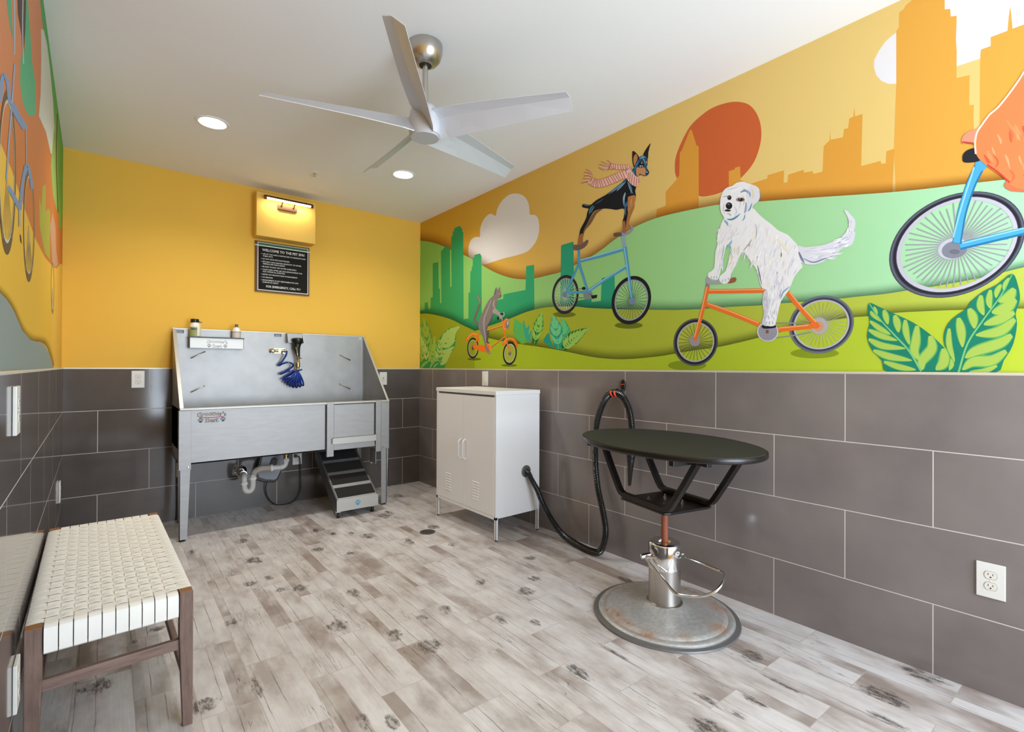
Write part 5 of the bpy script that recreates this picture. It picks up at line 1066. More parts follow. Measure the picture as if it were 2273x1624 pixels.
# grey-faced appliance on the wall with its cord
bx = thing('wall_appliance', 'grey and black electric appliance fixed on the wall behind the waste pipe', 'appliance', (1.08, 4.66, 0.4))
out = [(1.02, 0.56), (0.948, 0.285), (0.958, 0.255), (1.02, 0.226), (1.10, 0.212), (1.125, 0.222), (1.165, 0.306), (1.225, 0.50), (1.235, 0.56)]
mb = MB(); mb.prism(out, 1, 4.630, YB - 0.001); mesh_obj('housing', mb, M['black'], bx, bevel=0.006)
cx_, cz_ = 1.09, 0.4
mb = MB(); mb.prism([(cx_ + (x - cx_) * 0.86 + 0.004, cz_ + (z - cz_) * 0.90 + 0.006) for x, z in out], 1, 4.622, 4.634); mesh_obj('face', mb, M['greyface'], bx, bevel=0.003)
mb = MB(); mb.prism([(1.060, 0.36), (1.078, 0.425), (1.105, 0.432), (1.122, 0.415), (1.116, 0.37), (1.09, 0.35)], 1, 4.606, 4.623); mesh_obj('knob', mb, M['black'], bx, bevel=0.004)
mb = MB(); mb.tube(smooth_pts([(1.056, 4.67, 0.225), (1.044, 4.672, 0.16), (1.060, 4.67, 0.085), (1.10, 4.66, 0.024), (1.15, 4.65, 0.006), (1.24, 4.65, 0.006), (1.30, 4.66, 0.036), (1.334, 4.67, 0.105), (1.335, 4.672, 0.21), (1.331, 4.67, 0.35), (1.322, 4.665, 0.405), (1.300, 4.672, 0.415)], 6), 0.0042, 8); mesh_obj('power_cord', mb, M['black'], bx, smooth=True)
mb = MB(); mb.box(1.284, 1.306, 4.668, 4.696, 0.40, 0.43); mesh_obj('plug', mb, M['black'], bx, bevel=0.004)

# ------------------------------------------------------------------ outlets and switches
def plate(name, label, cat, frame, kind='duplex', group=None, w=0.080, h=0.130, th=0.006):
    """frame(a, b, d): a across, b up, d out of the wall"""
    o = frame(0, 0, 0); t = thing(name, label, cat, o, group)
    def pr(mb, poly, d0, d1):
        n = len(poly); mb.add([frame(a, b, d0) for a, b in poly] + [frame(a, b, d1) for a, b in poly], [tuple(range(n))[::-1], tuple(range(n, 2 * n))] + [(i, (i + 1) % n, n + (i + 1) % n, n + i) for i in range(n)])
    mb = MB(); pr(mb, [(-w / 2, -h / 2), (w / 2, -h / 2), (w / 2, h / 2), (-w / 2, h / 2)], 0, th); mesh_obj('cover_plate', mb, M['plastic'], t, bevel=0.002)
    if kind == 'duplex':
        for s in (0.0205, -0.0205):
            mb = MB(); q = []
            for i in range(28):
                a = 2 * pi * i / 28; q.append((0.0172 * cos(a), s + max(-0.0135, min(0.0135, 0.0172 * sin(a)))))
            pr(mb, q, th - 0.001, th + 0.0016); r = mesh_obj('receptacle', mb, M['cream'], t)
            mb = MB(); pr(mb, [(1.09 * x, s + (y - s) * 1.1) for x, y in q], th - 0.001, th + 0.0003); mesh_obj('seam', mb, M['greyface'], r)
            mb = MB()
            for xx in (-0.0065, 0.0065): pr(mb, [(xx - 0.0009, s), (xx + 0.0009, s), (xx + 0.0009, s + 0.0075), (xx - 0.0009, s + 0.0075)], th + 0.0012, th + 0.0019)
            pr(mb, [(0.0027 * cos(2 * pi * i / 10), s - 0.0068 + 0.0027 * sin(2 * pi * i / 10)) for i in range(10)], th + 0.0012, th + 0.0019)
            mesh_obj('slots', mb, M['slot'], r)
    elif kind == 'decora':
        mb = MB(); pr(mb, [(-0.0165, -0.033), (0.0165, -0.033), (0.0165, 0.033), (-0.0165, 0.033)], th - 0.001, th + 0.002); r = mesh_obj('receptacle', mb, M['cream'], t, bevel=0.001)
        mb = MB(); pr(mb, [(-0.006, 0.002), (0.006, 0.002), (0.006, 0.009), (-0.006, 0.009)], th + 0.002, th + 0.003); pr(mb, [(-0.005, -0.02), (-0.003, -0.02), (-0.003, -0.01), (-0.005, -0.01)], th + 0.0015, th + 0.0026); pr(mb, [(0.003, -0.02), (0.005, -0.02), (0.005, -0.01), (0.003, -0.01)], th + 0.0015, th + 0.0026); mesh_obj('slots', mb, M['slot'], r)
    else:
        mb = MB(); pr(mb, [(-0.0165, -0.033), (0.0165, -0.033), (0.0165, 0.033), (-0.0165, 0.033)], th - 0.001, th + 0.003); mesh_obj('rocker', mb, M['plastic'], t, bevel=0.001)
    for z in ((0.0,) if kind == 'duplex' else (0.048, -0.048)):
        mb = MB(); pr(mb, [(0.003 * cos(2 * pi * i / 8), z + 0.003 * sin(2 * pi * i / 8)) for i in range(8)], th - 0.0005, th + 0.001); mesh_obj('screw', mb, M['cream'], t)
    return t
fr_back = lambda x, z: (lambda a, b, d: Vector((x + a, YB - d - 0.0002, z + b)))
fr_right = lambda y, z: (lambda a, b, d: Vector((XR - d - 0.0002, y - a, z + b)))
fr_left = lambda y, z: (lambda a, b, d: Vector((xleft(y + a) + d + 0.0004, y + a, z + b)))
plate('wall_outlet', 'white duplex outlet on the back wall, between the left corner and the steel tub', 'outlet', fr_back(0.155, 1.124), group='white wall outlets')
plate('wall_outlet', 'white outlet on the back wall half hidden by the right flank of the steel tub', 'outlet', fr_back(2.146, 1.108), 'decora', 'white wall outlets')
plate('wall_outlet', 'white outlet low on the back wall under the tub with the black cord plugged in', 'outlet', fr_back(1.314, 0.398), group='white wall outlets')
plate('wall_outlet', 'large white duplex outlet low on the right wall near the front of the room', 'outlet', fr_right(0.2855, 0.432), group='white wall outlets')
plate('wall_switch', 'narrow white wall plate on the right wall just above the white cabinet', 'switch', fr_right(3.505, 1.126), 'switch', w=0.085)
plate('wall_outlet', 'white outlet on the left wall high above the woven bench', 'outlet', fr_left(1.86, 1.105), group='white wall outlets', th=0.009)
plate('wall_outlet', 'white outlet on the left wall near the far corner of the room', 'outlet', fr_left(4.20, 0.430), group='white wall outlets', th=0.009)
plate('wall_outlet', 'white outlet on the left wall below the woven bench seat, beside its near leg', 'outlet', fr_left(1.905, 0.350), group='white wall outlets', th=0.009)
plate('wall_outlet', 'white plate low on the back wall peeking out beside the left tub leg', 'outlet', fr_back(0.435, 0.40), 'switch', 'white wall outlets', w=0.07, h=0.115)

# ------------------------------------------------------------------ folding steps below the tub door
st = thing('pet_steps', 'black and silver wheeled pet steps tucked under the tub door', 'steps', (1.58, 4.15, 0))
sx0, sx1 = 1.405, 1.756
slope = lambda t: (3.948 + 0.50 * t, 0.150 + 0.33 * t)        # along the incline
ang_ = atan2(0.33, 0.50)
for x0, x1 in ((sx0, sx0 + 0.012), (sx1 - 0.012, sx1)):
    y0, z0 = slope(0); y1, z1 = slope(1.0)
    mb = MB(); mb.prism([(3.940, 0.055), (3.940, 0.150), (y1, z1), (y1 + 0.05, z1), (y1 + 0.05, z1 - 0.07), (4.02, 0.06)], 0, x0, x1); mesh_obj('side_rail', mb, M['rail'], st, bevel=0.001)
mb = MB(); mb.box(sx0, sx1, 3.936, 3.942, 0.055, 0.150)
fp = mesh_obj('front_panel', mb, M['steel_edge'], st, bevel=0.001)
mb = MB(); paw(mb, 1.578, 0.106, 0.046, lambda a, b, c: (a, 3.935, b)); mesh_obj('paw_print', mb, M['teal'], fp)
mb = MB(); y0, z0 = slope(0); y1, z1 = slope(1.0)
mb.prism([(3.940, 0.150), (y1, z1), (y1, z1 - 0.006), (3.940, 0.144)], 0, sx0 + 0.012, sx1 - 0.012); mesh_obj('ramp_plate', mb, M['steel'], st)
for k in range(4):
    t0, t1 = 0.02 + 0.25 * k, 0.02 + 0.25 * k + 0.19; (ya, za), (yc, zc_) = slope(t0), slope(t1)
    mb = MB(); mb.prism([(ya, za), (yc, zc_), (yc - 0.002, zc_ + 0.004), (ya - 0.002, za + 0.004)], 0, sx0 + 0.016, sx1 - 0.016); mesh_obj('tread_mat', mb, M['grip'], st)
for x in (1.418, 1.708):
    mb = MB(); mb.box(x - 0.012, x + 0.024, 3.950, 3.985, 0.046, 0.058).prism([(3.955, 0.056), (3.98, 0.056), (3.975, 0.02), (3.962, 0.02)], 0, x - 0.010, x - 0.007).prism([(3.955, 0.056), (3.98, 0.056), (3.975, 0.02), (3.962, 0.02)], 0, x + 0.019, x + 0.022)
    cs_ = mesh_obj('caster', mb, M['brushed'], st)
    mb = MB(); mb.lathe([(0.018, 0), (0.0245, 0.003), (0.0245, 0.021), (0.018, 0.024)], (x - 0.006, 3.968, 0.0245), 20, (1, 0, 0)); mesh_obj('wheel', mb, M['black'], cs_, smooth=True)

# ------------------------------------------------------------------ floor drain
fd = thing('floor_drain', 'small round metal floor drain set in the plank tiles', 'drain', (1.822, 3.213, 0))
mb = MB(); mb.lathe([(0.058, 0.0), (0.058, 0.0025), (0.050, 0.0035), (0.050, 0.0015), (0.0, 0.0015)], (1.822, 3.213, 0), 32); mesh_obj('frame', mb, M['capgrey'], fd)
mb = MB()
for i in range(-4, 5):
    h = sqrt(max(0, 0.045 ** 2 - (i * 0.0095) ** 2)); mb.box(1.822 + i * 0.0095 - 0.0022, 1.822 + i * 0.0095 + 0.0022, 3.213 - h, 3.213 + h, 0.0015, 0.0036)
mesh_obj('grate', mb, M['brushed'], fd)

# ------------------------------------------------------------------ white metal cabinet
cb = thing('metal_cabinet', 'white two-door metal cabinet on slim legs in the far right corner', 'cabinet', (2.29, 3.135, 0))
cx0, cx1, cy0, cy1, cz0, cz1 = 2.088, 2.500, 2.728, 3.540, 0.150, 1.058
mb = MB(); mb.box(cx0 + 0.016, cx1, cy0, cy1, cz0 + 0.01, cz1 - 0.03)
mb.box(cx0, cx0 + 0.016, cy0, cy0 + 0.022, cz0, cz1 - 0.03).box(cx0, cx0 + 0.016, cy1 - 0.022, cy1, cz0, cz1 - 0.03).box(cx0, cx0 + 0.016, cy0, cy1, cz0, cz0 + 0.022)
mesh_obj('body', mb, M['white'], cb, bevel=0.002)
mb = MB(); mb.box(cx0 - 0.004, cx1 + 0.003, cy0 - 0.003, cy1 + 0.003, cz1 - 0.030, cz1); mesh_obj('top', mb, M['white'], cb, bevel=0.003)
mb = MB(); mb.box(cx0 + 0.006, cx0 + 0.016, cy0 + 0.03, cy1 - 0.03, cz1 - 0.042, cz1 - 0.030); mesh_obj('finger_gap', mb, M['capgrey'], cb)
ym = 3.140
for a_, b_, hy, vy in ((cy0 + 0.024, ym - 0.001, 3.112, 2.973), (ym + 0.001, cy1 - 0.024, 3.168, 3.356)):
    mb = MB(); mb.box(cx0 - 0.001, cx0 + 0.014, a_, b_, cz0 + 0.024, cz1 - 0.044); d_ = mesh_obj('door', mb, M['white'], cb, bevel=0.0015)
    mb = MB(); hx = cx0 - 0.001
    mb.sweep(smooth_pts([(hx, hy, 0.676), (hx - 0.012, hy, 0.672), (hx - 0.026, hy, 0.655), (hx - 0.027, hy, 0.640), (hx - 0.027, hy, 0.560), (hx - 0.026, hy, 0.548), (hx - 0.012, hy, 0.531), (hx, hy, 0.527)], 4), 0.011, 0.004, (0, 1, 0)); mesh_obj('handle', mb, M['white'], d_)
    mb = MB()
    for i in range(7):
        z = 0.245 + i * 0.021; mb.prism([(hx, z), (hx - 0.0035, z + 0.002), (hx - 0.0035, z + 0.006), (hx, z + 0.010)], 1, vy - 0.040, vy + 0.040)
    mesh_obj('vent', mb, M['white'], d_)
for lx, ly in ((cx0, cy0), (cx0, cy1 - 0.022), (cx1 - 0.022, cy0), (cx1 - 0.022, cy1 - 0.022)):
    mb = MB(); mb.box(lx, lx + 0.003, ly, ly + 0.022, 0.012, cz0 + 0.012).box(lx, lx + 0.022, ly, ly + 0.003, 0.012, cz0 + 0.012).box(lx + 0.019, lx + 0.022, ly, ly + 0.022, 0.012, cz0 + 0.012).box(lx, lx + 0.022, ly + 0.019, ly + 0.022, 0.012, cz0 + 0.012)
    lg = mesh_obj('leg', mb, M['white'], cb)
    mb = MB(); mb.lathe([(0.009, 0), (0.009, 0.006), (0.004, 0.007), (0.004, 0.014)], (lx + 0.011, ly + 0.011, 0), 12); mesh_obj('foot', mb, M['capgrey'], lg)
mb = MB(); mb.lathe([(0.044, 0), (0.044, 0.003), (0.036, 0.007), (0.030, 0.007)], (2.366, cy0, 0.462), 28, (0, -1, 0)); mesh_obj('grommet', mb, M['capgrey'], cb, smooth=True)

# ------------------------------------------------------------------ dryer hose, nozzle and wall hook
hs = thing('dryer_hose', 'black corrugated dryer hose running from the white cabinet up to the wall hook', 'hose', (2.45, 2.3, 0))
hpts = [(2.366, 2.727, 0.462), (2.367, 2.700, 0.448), (2.374, 2.672, 0.405), (2.400, 2.640, 0.335), (2.420, 2.612, 0.254), (2.450, 2.545, 0.138), (2.462, 2.441, 0.052), (2.452, 2.30, 0.026), (2.438, 2.15, 0.024), (2.440, 2.075, 0.052), (2.470, 2.062, 0.165), (2.492, 2.105, 0.290), (2.505, 2.160, 0.434), (2.508, 2.184, 0.600), (2.508, 2.182, 0.766), (2.508, 2.170, 0.867), (2.510, 2.130, 0.975), (2.508, 2.085, 1.038), (2.505, 2.025, 1.066), (2.505, 1.965, 1.050), (2.508, 1.918, 0.985), (2.508, 1.895, 0.905), (2.508, 1.888, 0.82), (2.508, 1.890, 0.735)]
P_ = smooth_pts(hpts, 30)
# resample evenly so that the corrugations keep one pitch
acc, res, step = 0.0, [P_[0]], 0.0022
for i in range(1, len(P_)):
    seg = (P_[i] - P_[i - 1]); L = seg.length; pos = step - acc
    while pos <= L: res.append(P_[i - 1] + seg * (pos / L)); pos += step
    acc = L - (pos - step)
mb = MB(); mb.tube(res, [0.0172 + 0.0055 * (0.5 + 0.5 * cos(i * 2 * pi / 5)) for i in range(len(res))], 14); mesh_obj('hose', mb, M['hose'], hs, smooth=True)
mb = MB(); mb.lathe([(0.022, 0), (0.0235, 0.004), (0.0235, 0.055), (0.026, 0.06), (0.026, 0.085), (0.022, 0.10), (0.0235, 0.104), (0.020, 0.118), (0.010, 0.255), (0.008, 0.262)], (2.508, 1.890, 0.752), 22, (0.0, 0.055, -1)); mesh_obj('nozzle', mb, M['black'], hs, smooth=True)
hk = thing('wall_hook', 'black wall hook with an orange stripe holding up the hose loop', 'hook', (2.55, 1.992, 1.11))
mb = MB(); mb.prism([(1.992 - 0.016, 1.098), (1.992 - 0.015, 1.13), (1.992 - 0.008, 1.146), (1.992, 1.150), (1.992 + 0.008, 1.146), (1.992 + 0.015, 1.13), (1.992 + 0.016, 1.098), (1.992 + 0.011, 1.075), (1.992 - 0.011, 1.075)], 0, XR - 0.012, XR - 0.0003); mesh_obj('backplate', mb, M['black'], hk, bevel=0.002)
mb = MB(); mb.box(XR - 0.0135, XR - 0.011, 1.979, 2.005, 1.117, 1.121); mesh_obj('stripe', mb, M['red'], hk)
for y in (1.986, 1.998):
    mb = MB(); mb.tube(smooth_pts([(XR - 0.008, y, 1.088), (XR - 0.020, y, 1.075), (XR - 0.035, y, 1.060), (XR - 0.055, y + 0.01, 1.092)], 5), 0.005, 8)
    mesh_obj('prong', mb, M['black'], hk, smooth=True)

for y in (2.035, 2.005):
    mb = MB(); mb.tube([(2.506 + 0.0245 * cos(a), y + 0.004 * sin(a * 0.5) - 0.01 * (1 - sin(a)) * 0.5, 1.066 - 0.002 + 0.0245 * sin(a)) for a in [radians(x) for x in range(150, 391, 20)]], 0.0058, 8)
    mesh_obj('prong_tip', mb, M['red'], hk, smooth=True)

# ------------------------------------------------------------------ grooming table
GX, GY = 2.144, 1.412
gt = thing('grooming_table', 'black oval grooming table on a hydraulic pedestal with round metal base', 'table', (GX, GY, 0))
ga = radians(-103.2); gd = Vector((cos(ga), sin(ga), 0)); gn = Vector((-gd.y, gd.x, 0)); gc = Vector((GX, GY, 0))
G = lambda t, o, z: gc + gd * t + gn * o + Vector((0, 0, z))
ov = [(0.511 * cos(2 * pi * i / 72), 0.352 * sin(2 * pi * i / 72)) for i in range(72)]
def oval(mb, k0, z0, k1, z1):
    pass
mb = MB(); prof = [(0.0, 0.836), (0.985, 0.836), (0.998, 0.841), (1.0, 0.849), (1.0, 0.856), (0.994, 0.861)]
vs = []
for k, z in prof: vs += [G(a * max(k, 1e-4) if k < 0.5 else a - (1 - k) * 0.511 * a / 0.511, b * max(k, 1e-4) if k < 0.5 else b * k, z) for a, b in ov]
n = 72; mb.add(vs, [(i * n + k, i * n + (k + 1) % n, (i + 1) * n + (k + 1) % n, (i + 1) * n + k) for i in range(len(prof) - 1) for k in range(n)] + [tuple(range(n))[::-1]])
tt = mesh_obj('tabletop', mb, M['blacksteel'], gt, smooth=True)
mb = MB(); mb.add([G(a * 0.988, b * 0.988, 0.8605) for a, b in ov] + [G(a * 0.985, b * 0.985, 0.8635) for a, b in ov], [tuple(range(n))[::-1], tuple(range(n, 2 * n))] + [(k, (k + 1) % n, n + (k + 1) % n, n + k) for k in range(n)])
mesh_obj('rubber_mat', mb, M['rubber'], tt)
for o in (-0.135, 0.135):
    path = [G(-0.345, o, 0.836), G(-0.325, o, 0.815), G(-0.255, o, 0.700), G(-0.188, o, 0.600), G(-0.172, o, 0.582), G(-0.145, o, 0.573), G(0, o, 0.573), G(0.145, o, 0.573), G(0.172, o, 0.582), G(0.188, o, 0.600), G(0.262, o, 0.708), G(0.332, o, 0.815), G(0.350, o, 0.836)]
    mb = MB(); mb.sweep(path, 0.030, 0.026, gn); mesh_obj('support_arm', mb, M['blacksteel'], gt, bevel=0.003)
mb = MB()
for o in (-0.135, 0.135): mb.bar(G(-0.40, o, 0.824), G(0.40, o, 0.824), 0.028, 0.022)
for t in (-0.30, 0.30): mb.bar(G(t, -0.25, 0.822), G(t, 0.27, 0.822), 0.028, 0.024)
mesh_obj('top_frame', mb, M['blacksteel'], gt, bevel=0.002)
mb = MB(); pl = [(-0.155, -0.150), (0.155, -0.150), (0.165, -0.12), (0.165, 0.12), (0.155, 0.150), (-0.155, 0.150), (-0.165, 0.12), (-0.165, -0.12)]
mb.add([G(a, b, 0.548) for a, b in pl] + [G(a, b, 0.559) for a, b in pl], [tuple(range(8))[::-1], tuple(range(8, 16))] + [(k, (k + 1) % 8, 8 + (k + 1) % 8, 8 + k) for k in range(8)])
mesh_obj('mounting_plate', mb, M['blacksteel'], gt, bevel=0.002)
for t, o in ((-0.045, -0.045), (0.06, -0.06), (-0.05, 0.05), (0.05, 0.05)):
    p = G(t * 1.2, o * 1.2, 0.559); mb = MB(); mb.lathe([(0.008, 0), (0.008, 0.005), (0.0045, 0.006), (0.0045, 0.016)], p, 6).lathe([(0.008, 0), (0.008, 0.006), (0.004, 0.007), (0.004, 0.018)], (p.x, p.y, 0.548), 6, (0, 0, -1)); mesh_obj('bolt', mb, M['chrome'], gt)
mb = MB(); mb.lathe([(0.0165, 0.330), (0.0165, 0.549)], gc, 24); mesh_obj('lift_post', mb, M['rust'], gt, smooth=True)
mb = MB(); mb.lathe([(0.078, 0.235), (0.078, 0.350), (0.074, 0.358), (0.066, 0.362), (0.030, 0.360), (0.026, 0.350)], gc, 40); mesh_obj('pump_cover', mb, M['chrome'], gt, smooth=True)
mb = MB(); mb.lathe([(0.0765, 0.060), (0.0765, 0.236)], gc, 40).lathe([(0.088, 0.058), (0.087, 0.066), (0.080, 0.070)], gc, 40); mesh_obj('pump_cylinder', mb, M['brushed'], gt, smooth=True)
mb = MB(); mb.lathe([(0.347, 0.0), (0.350, 0.003), (0.348, 0.009), (0.327, 0.011), (0.321, 0.020), (0.310, 0.024), (0.292, 0.022), (0.284, 0.030), (0.270, 0.035), (0.20, 0.038), (0.14, 0.044), (0.105, 0.055), (0.088, 0.064), (0.080, 0.066)], gc, 72); mesh_obj('base_plate', mb, M['rustmetal'], gt, smooth=True)
mb = MB(); lv = [G(-0.030, -0.100, 0.286), G(0.000, -0.100, 0.272), G(0.045, -0.100, 0.238), G(0.110, -0.100, 0.222), G(0.165, -0.098, 0.196), G(0.185, -0.090, 0.190), G(0.24, -0.055, 0.205), G(0.300, -0.010, 0.225), G(0.328, 0.030, 0.250), G(0.316, 0.075, 0.272), G(0.275, 0.098, 0.283), G(0.235, 0.104, 0.284), G(0.10, 0.104, 0.280), G(0.0, 0.100, 0.278)]
lv = [G(-0.032, -0.100, 0.288), G(0.020, -0.100, 0.262), G(0.100, -0.100, 0.224), G(0.170, -0.100, 0.193), G(0.200, -0.092, 0.192), G(0.270, -0.070, 0.212), G(0.325, -0.035, 0.242), G(0.335, 0.010, 0.272), G(0.300, 0.070, 0.290), G(0.262, 0.095, 0.290), G(0.235, 0.100, 0.287), G(0.12, 0.100, 0.283), G(0.0, 0.096, 0.276)]
mb.tube(smooth_pts(lv, 5), 0.0068, 10); mesh_obj('foot_lever', mb, M['chrome'], gt, smooth=True)
mb = MB(); a_, b_ = G(-0.035, -0.118, 0.290), G(-0.020, -0.060, 0.300); mb.tube([a_, b_], 0.013, 16).tube([G(-0.02, -0.10, 0.292), G(0.028, -0.075, 0.300)], [0.009, 0.004], 10); mesh_obj('lever_pivot', mb, M['chrome'], gt, smooth=True)
mb = MB(); mb.tube([G(0.0, 0.118, 0.276), G(0.0, 0.07, 0.276)], 0.012, 14); mesh_obj('lever_pivot', mb, M['chrome'], gt, smooth=True)
mb = MB(); pc = Vector((-0.18, -0.98, 0)).normalized()
dirc = Vector((-0.10, -1.0, 0)).normalized(); e1 = Vector((-dirc.y, dirc.x, 0))
def onc(a, b, d): t_ = a / 0.078; v = dirc * cos(t_) + e1 * sin(t_); return gc + v * (0.078 + d) + Vector((0, 0, 0.322 + b))
mb.add([onc(0.016 * cos(2 * pi * i / 20), 0.010 * sin(2 * pi * i / 20), 0.0006) for i in range(20)], [tuple(range(20))]); bd_ = mesh_obj('badge', mb, M['signwhite'], gt)
mb = MB(); mb.add([onc(a, b, 0.0010) for a, b in ((-0.009, -0.0015), (0.009, -0.0015), (0.009, 0.0015), (-0.009, 0.0015))], [(0, 1, 2, 3)]); mesh_obj('mark', mb, M['navy'], bd_)

# ------------------------------------------------------------------ woven bench
BNY0, BNY1, BW, BH = 0.0, 1.180, 0.414, 0.458
bn = thing('woven_bench', 'low bench with woven cream leather straps on grey brown wood legs', 'bench', (-0.1935, 1.983, 0))
bn.rotation_euler = (0, 0, 0.027)
BL = Vector(bn.location)
def bpart(name, mb, m, parent=None, **k):
    mb.v = [tuple(Vector(v) + BL) for v in mb.v]; return mesh_obj(name, mb, m, parent or bn, **k)
for x, y in ((0, 0), (BW - 0.039, 0), (0, BNY1 - 0.039), (BW - 0.039, BNY1 - 0.039)):
    dx = 0.006 if x == 0 else -0.006; dy = 0.006 if y == 0 else -0.006
    mb = MB(); z = [0.0, 0.30, BH - 0.002]
    def sq(zz, s0): 
        x0 = x + (0 if dx > 0 else s0); y0 = y + (0 if dy > 0 else s0); w = 0.039 - s0; return [(x0, y0, zz), (x0 + w, y0, zz), (x0 + w, y0 + w, zz), (x0, y0 + w, zz)]
    vs = sq(0, 0.011) + sq(0.30, 0.0) + sq(BH - 0.002, 0.0)
    mb.add(vs, [(3, 2, 1, 0), (8, 9, 10, 11)] + [(j * 4 + k, j * 4 + (k + 1) % 4, (j + 1) * 4 + (k + 1) % 4, (j + 1) * 4 + k) for j in range(2) for k in range(4)])
    lg = bpart('leg', mb, M['bwood'], bevel=0.002)
    mb = MB(); mb.box(x + 0.0015, x + 0.0375, y + 0.0015, y + 0.0375, BH - 0.003, BH); bpart('bare_end', mb, M['btop'], lg)
for y in (0.004, BNY1 - 0.035):
    mb = MB(); mb.box(0.039, BW - 0.039, y, y + 0.030, 0.385, 0.448); bpart('end_rail', mb, M['bwoodx'], bevel=0.003)
    mb = MB(); mb.box(0.037, BW - 0.037, y + 0.006, y + 0.026, 0.262, 0.296); bpart('stretcher', mb, M['bwoodx'], bevel=0.002)
for x in (0.004, BW - 0.034):
    mb = MB(); mb.box(x, x + 0.030, 0.039, BNY1 - 0.039, 0.385, 0.448); bpart('side_rail', mb, M['bwood'], bevel=0.003)
    mb = MB(); mb.box(x + 0.005, x + 0.025, 0.037, BNY1 - 0.037, 0.150, 0.180); bpart('long_stretcher', mb, M['bwood'], bevel=0.002)
# straps: plain weave of ten long straps over thirty-four cross straps
NL, NC = 10, 34
lx0, lx1 = 0.041, BW - 0.041; pl_ = (lx1 - lx0) / NL
ly0, ly1 = 0.041, BNY1 - 0.041; pc_ = (ly1 - ly0) / NC
def ribbon(mb, path, half, side, th=0.0018):
    side = Vector(side); vs = []
    for i, (p, h) in enumerate(path):
        p = Vector(p); t = (Vector(path[min(i + 1, len(path) - 1)][0]) - Vector(path[max(i - 1, 0)][0])).normalized(); u = side.cross(t).normalized()
        if u.length < 0.1: u = Vector((0, 0, 1))
        hh = half * h; vs += [p - side * hh, p + side * hh, p + side * hh + u * th, p - side * hh + u * th]
    m = len(path); mb.add(vs, [(3, 2, 1, 0), tuple((m - 1) * 4 + k for k in range(4))] + [(i * 4 + k, i * 4 + (k + 1) % 4, (i + 1) * 4 + (k + 1) % 4, (i + 1) * 4 + k) for i in range(m - 1) for k in range(4)])
zs = 0.4535; amp = 0.0030
mb = MB()
for i in range(NL):
    xc = lx0 + (i + 0.5) * pl_; path = [((xc, 0.030, 0.380), 1), ((xc, 0.002, 0.378), 1), ((xc, -0.0025, 0.382), 1), ((xc, -0.0035, 0.40), 1), ((xc, -0.0035, 0.440), 1), ((xc, 0.001, 0.451), 1), ((xc, 0.010, 0.4555), 1), ((xc, 0.030, 0.4560), 1)]
    for j in range(NC):
        y = ly0 + (j + 0.5) * pc_; s = 1 if (i + j) % 2 == 0 else -1
        for dy in (-0.28, 0, 0.28): path.append(((xc, y + dy * pc_, zs + s * amp * (1 if dy == 0 else 0.8)), 1.0 if s > 0 else 0.985))
    path += [((xc, BNY1 - 0.030, 0.4560), 1), ((xc, BNY1 - 0.010, 0.4555), 1), ((xc, BNY1 - 0.001, 0.451), 1), ((xc, BNY1 + 0.0035, 0.440), 1), ((xc, BNY1 + 0.0035, 0.40), 1), ((xc, BNY1 + 0.0025, 0.382), 1), ((xc, BNY1 - 0.002, 0.378), 1), ((xc, BNY1 - 0.03, 0.380), 1)]
    ribbon(mb, path, pl_ / 2 - 0.0013, (1, 0, 0))
bpart('long_straps', mb, M['strap'], smooth=True)
mb = MB()
for j in range(NC):
    yc = ly0 + (j + 0.5) * pc_; path = [((0.030, yc, 0.380), 0.85), ((0.002, yc, 0.378), 0.85), ((-0.0030, yc, 0.384), 0.85), ((-0.0035, yc, 0.40), 0.85), ((-0.0035, yc, 0.440), 0.86), ((0.001, yc, 0.451), 0.88), ((0.010, yc, 0.4555), 0.90), ((0.030, yc, 0.4560), 0.93)]
    for i in range(NL):
        x = lx0 + (i + 0.5) * pl_; s = -1 if (i + j) % 2 == 0 else 1
        for dx in (-0.28, 0, 0.28): path.append(((x + dx * pl_, yc, zs + s * amp * (1 if dx == 0 else 0.8)), 0.95))
    path += [((BW - 0.030, yc, 0.4560), 0.93), ((BW - 0.010, yc, 0.4555), 0.90), ((BW - 0.001, yc, 0.451), 0.88), ((BW + 0.0035, yc, 0.440), 0.86), ((BW + 0.0035, yc, 0.40), 0.85), ((BW + 0.003, yc, 0.384), 0.85), ((BW - 0.002, yc, 0.378), 0.85), ((BW - 0.03, yc, 0.380), 0.85)]
    ribbon(mb, path, pc_ / 2 - 0.0012, (0, -1, 0))
bpart('cross_straps', mb, M['strap'], smooth=True)

# ------------------------------------------------------------------ ceiling fan
FX, FY = 1.166, 2.098
cf = thing('ceiling_fan', 'five-blade silver ceiling fan hanging from a brushed nickel downrod', 'fan', (FX, FY, HC))
fcn = Vector((FX, FY, 0))
mb = MB(); mb.lathe([(0.082, HC), (0.083, HC - 0.012), (0.081, HC - 0.040), (0.073, HC - 0.066), (0.058, HC - 0.085), (0.038, HC - 0.096), (0.030, HC - 0.098)], fcn, 40); mesh_obj('canopy', mb, M['brushed'], cf, smooth=True)
mb = MB(); mb.lathe([(0.030, HC - 0.0975), (0.030, HC - 0.099), (0.018, HC - 0.100)], fcn, 24); mesh_obj('canopy_gap', mb, M['slot'], cf)
mb = MB(); mb.lathe([(0.0135, 2.485), (0.0135, HC - 0.085)], fcn, 20); mesh_obj('downrod', mb, M['brushed'], cf, smooth=True)
mb = MB(); mb.lathe([(0.0, 2.337), (0.070, 2.337), (0.0745, 2.341), (0.0770, 2.375), (0.0760, 2.42), (0.070, 2.455), (0.055, 2.478), (0.030, 2.488), (0.016, 2.490)], fcn, 48); mesh_obj('motor_housing', mb, M['silver'], cf, smooth=True)
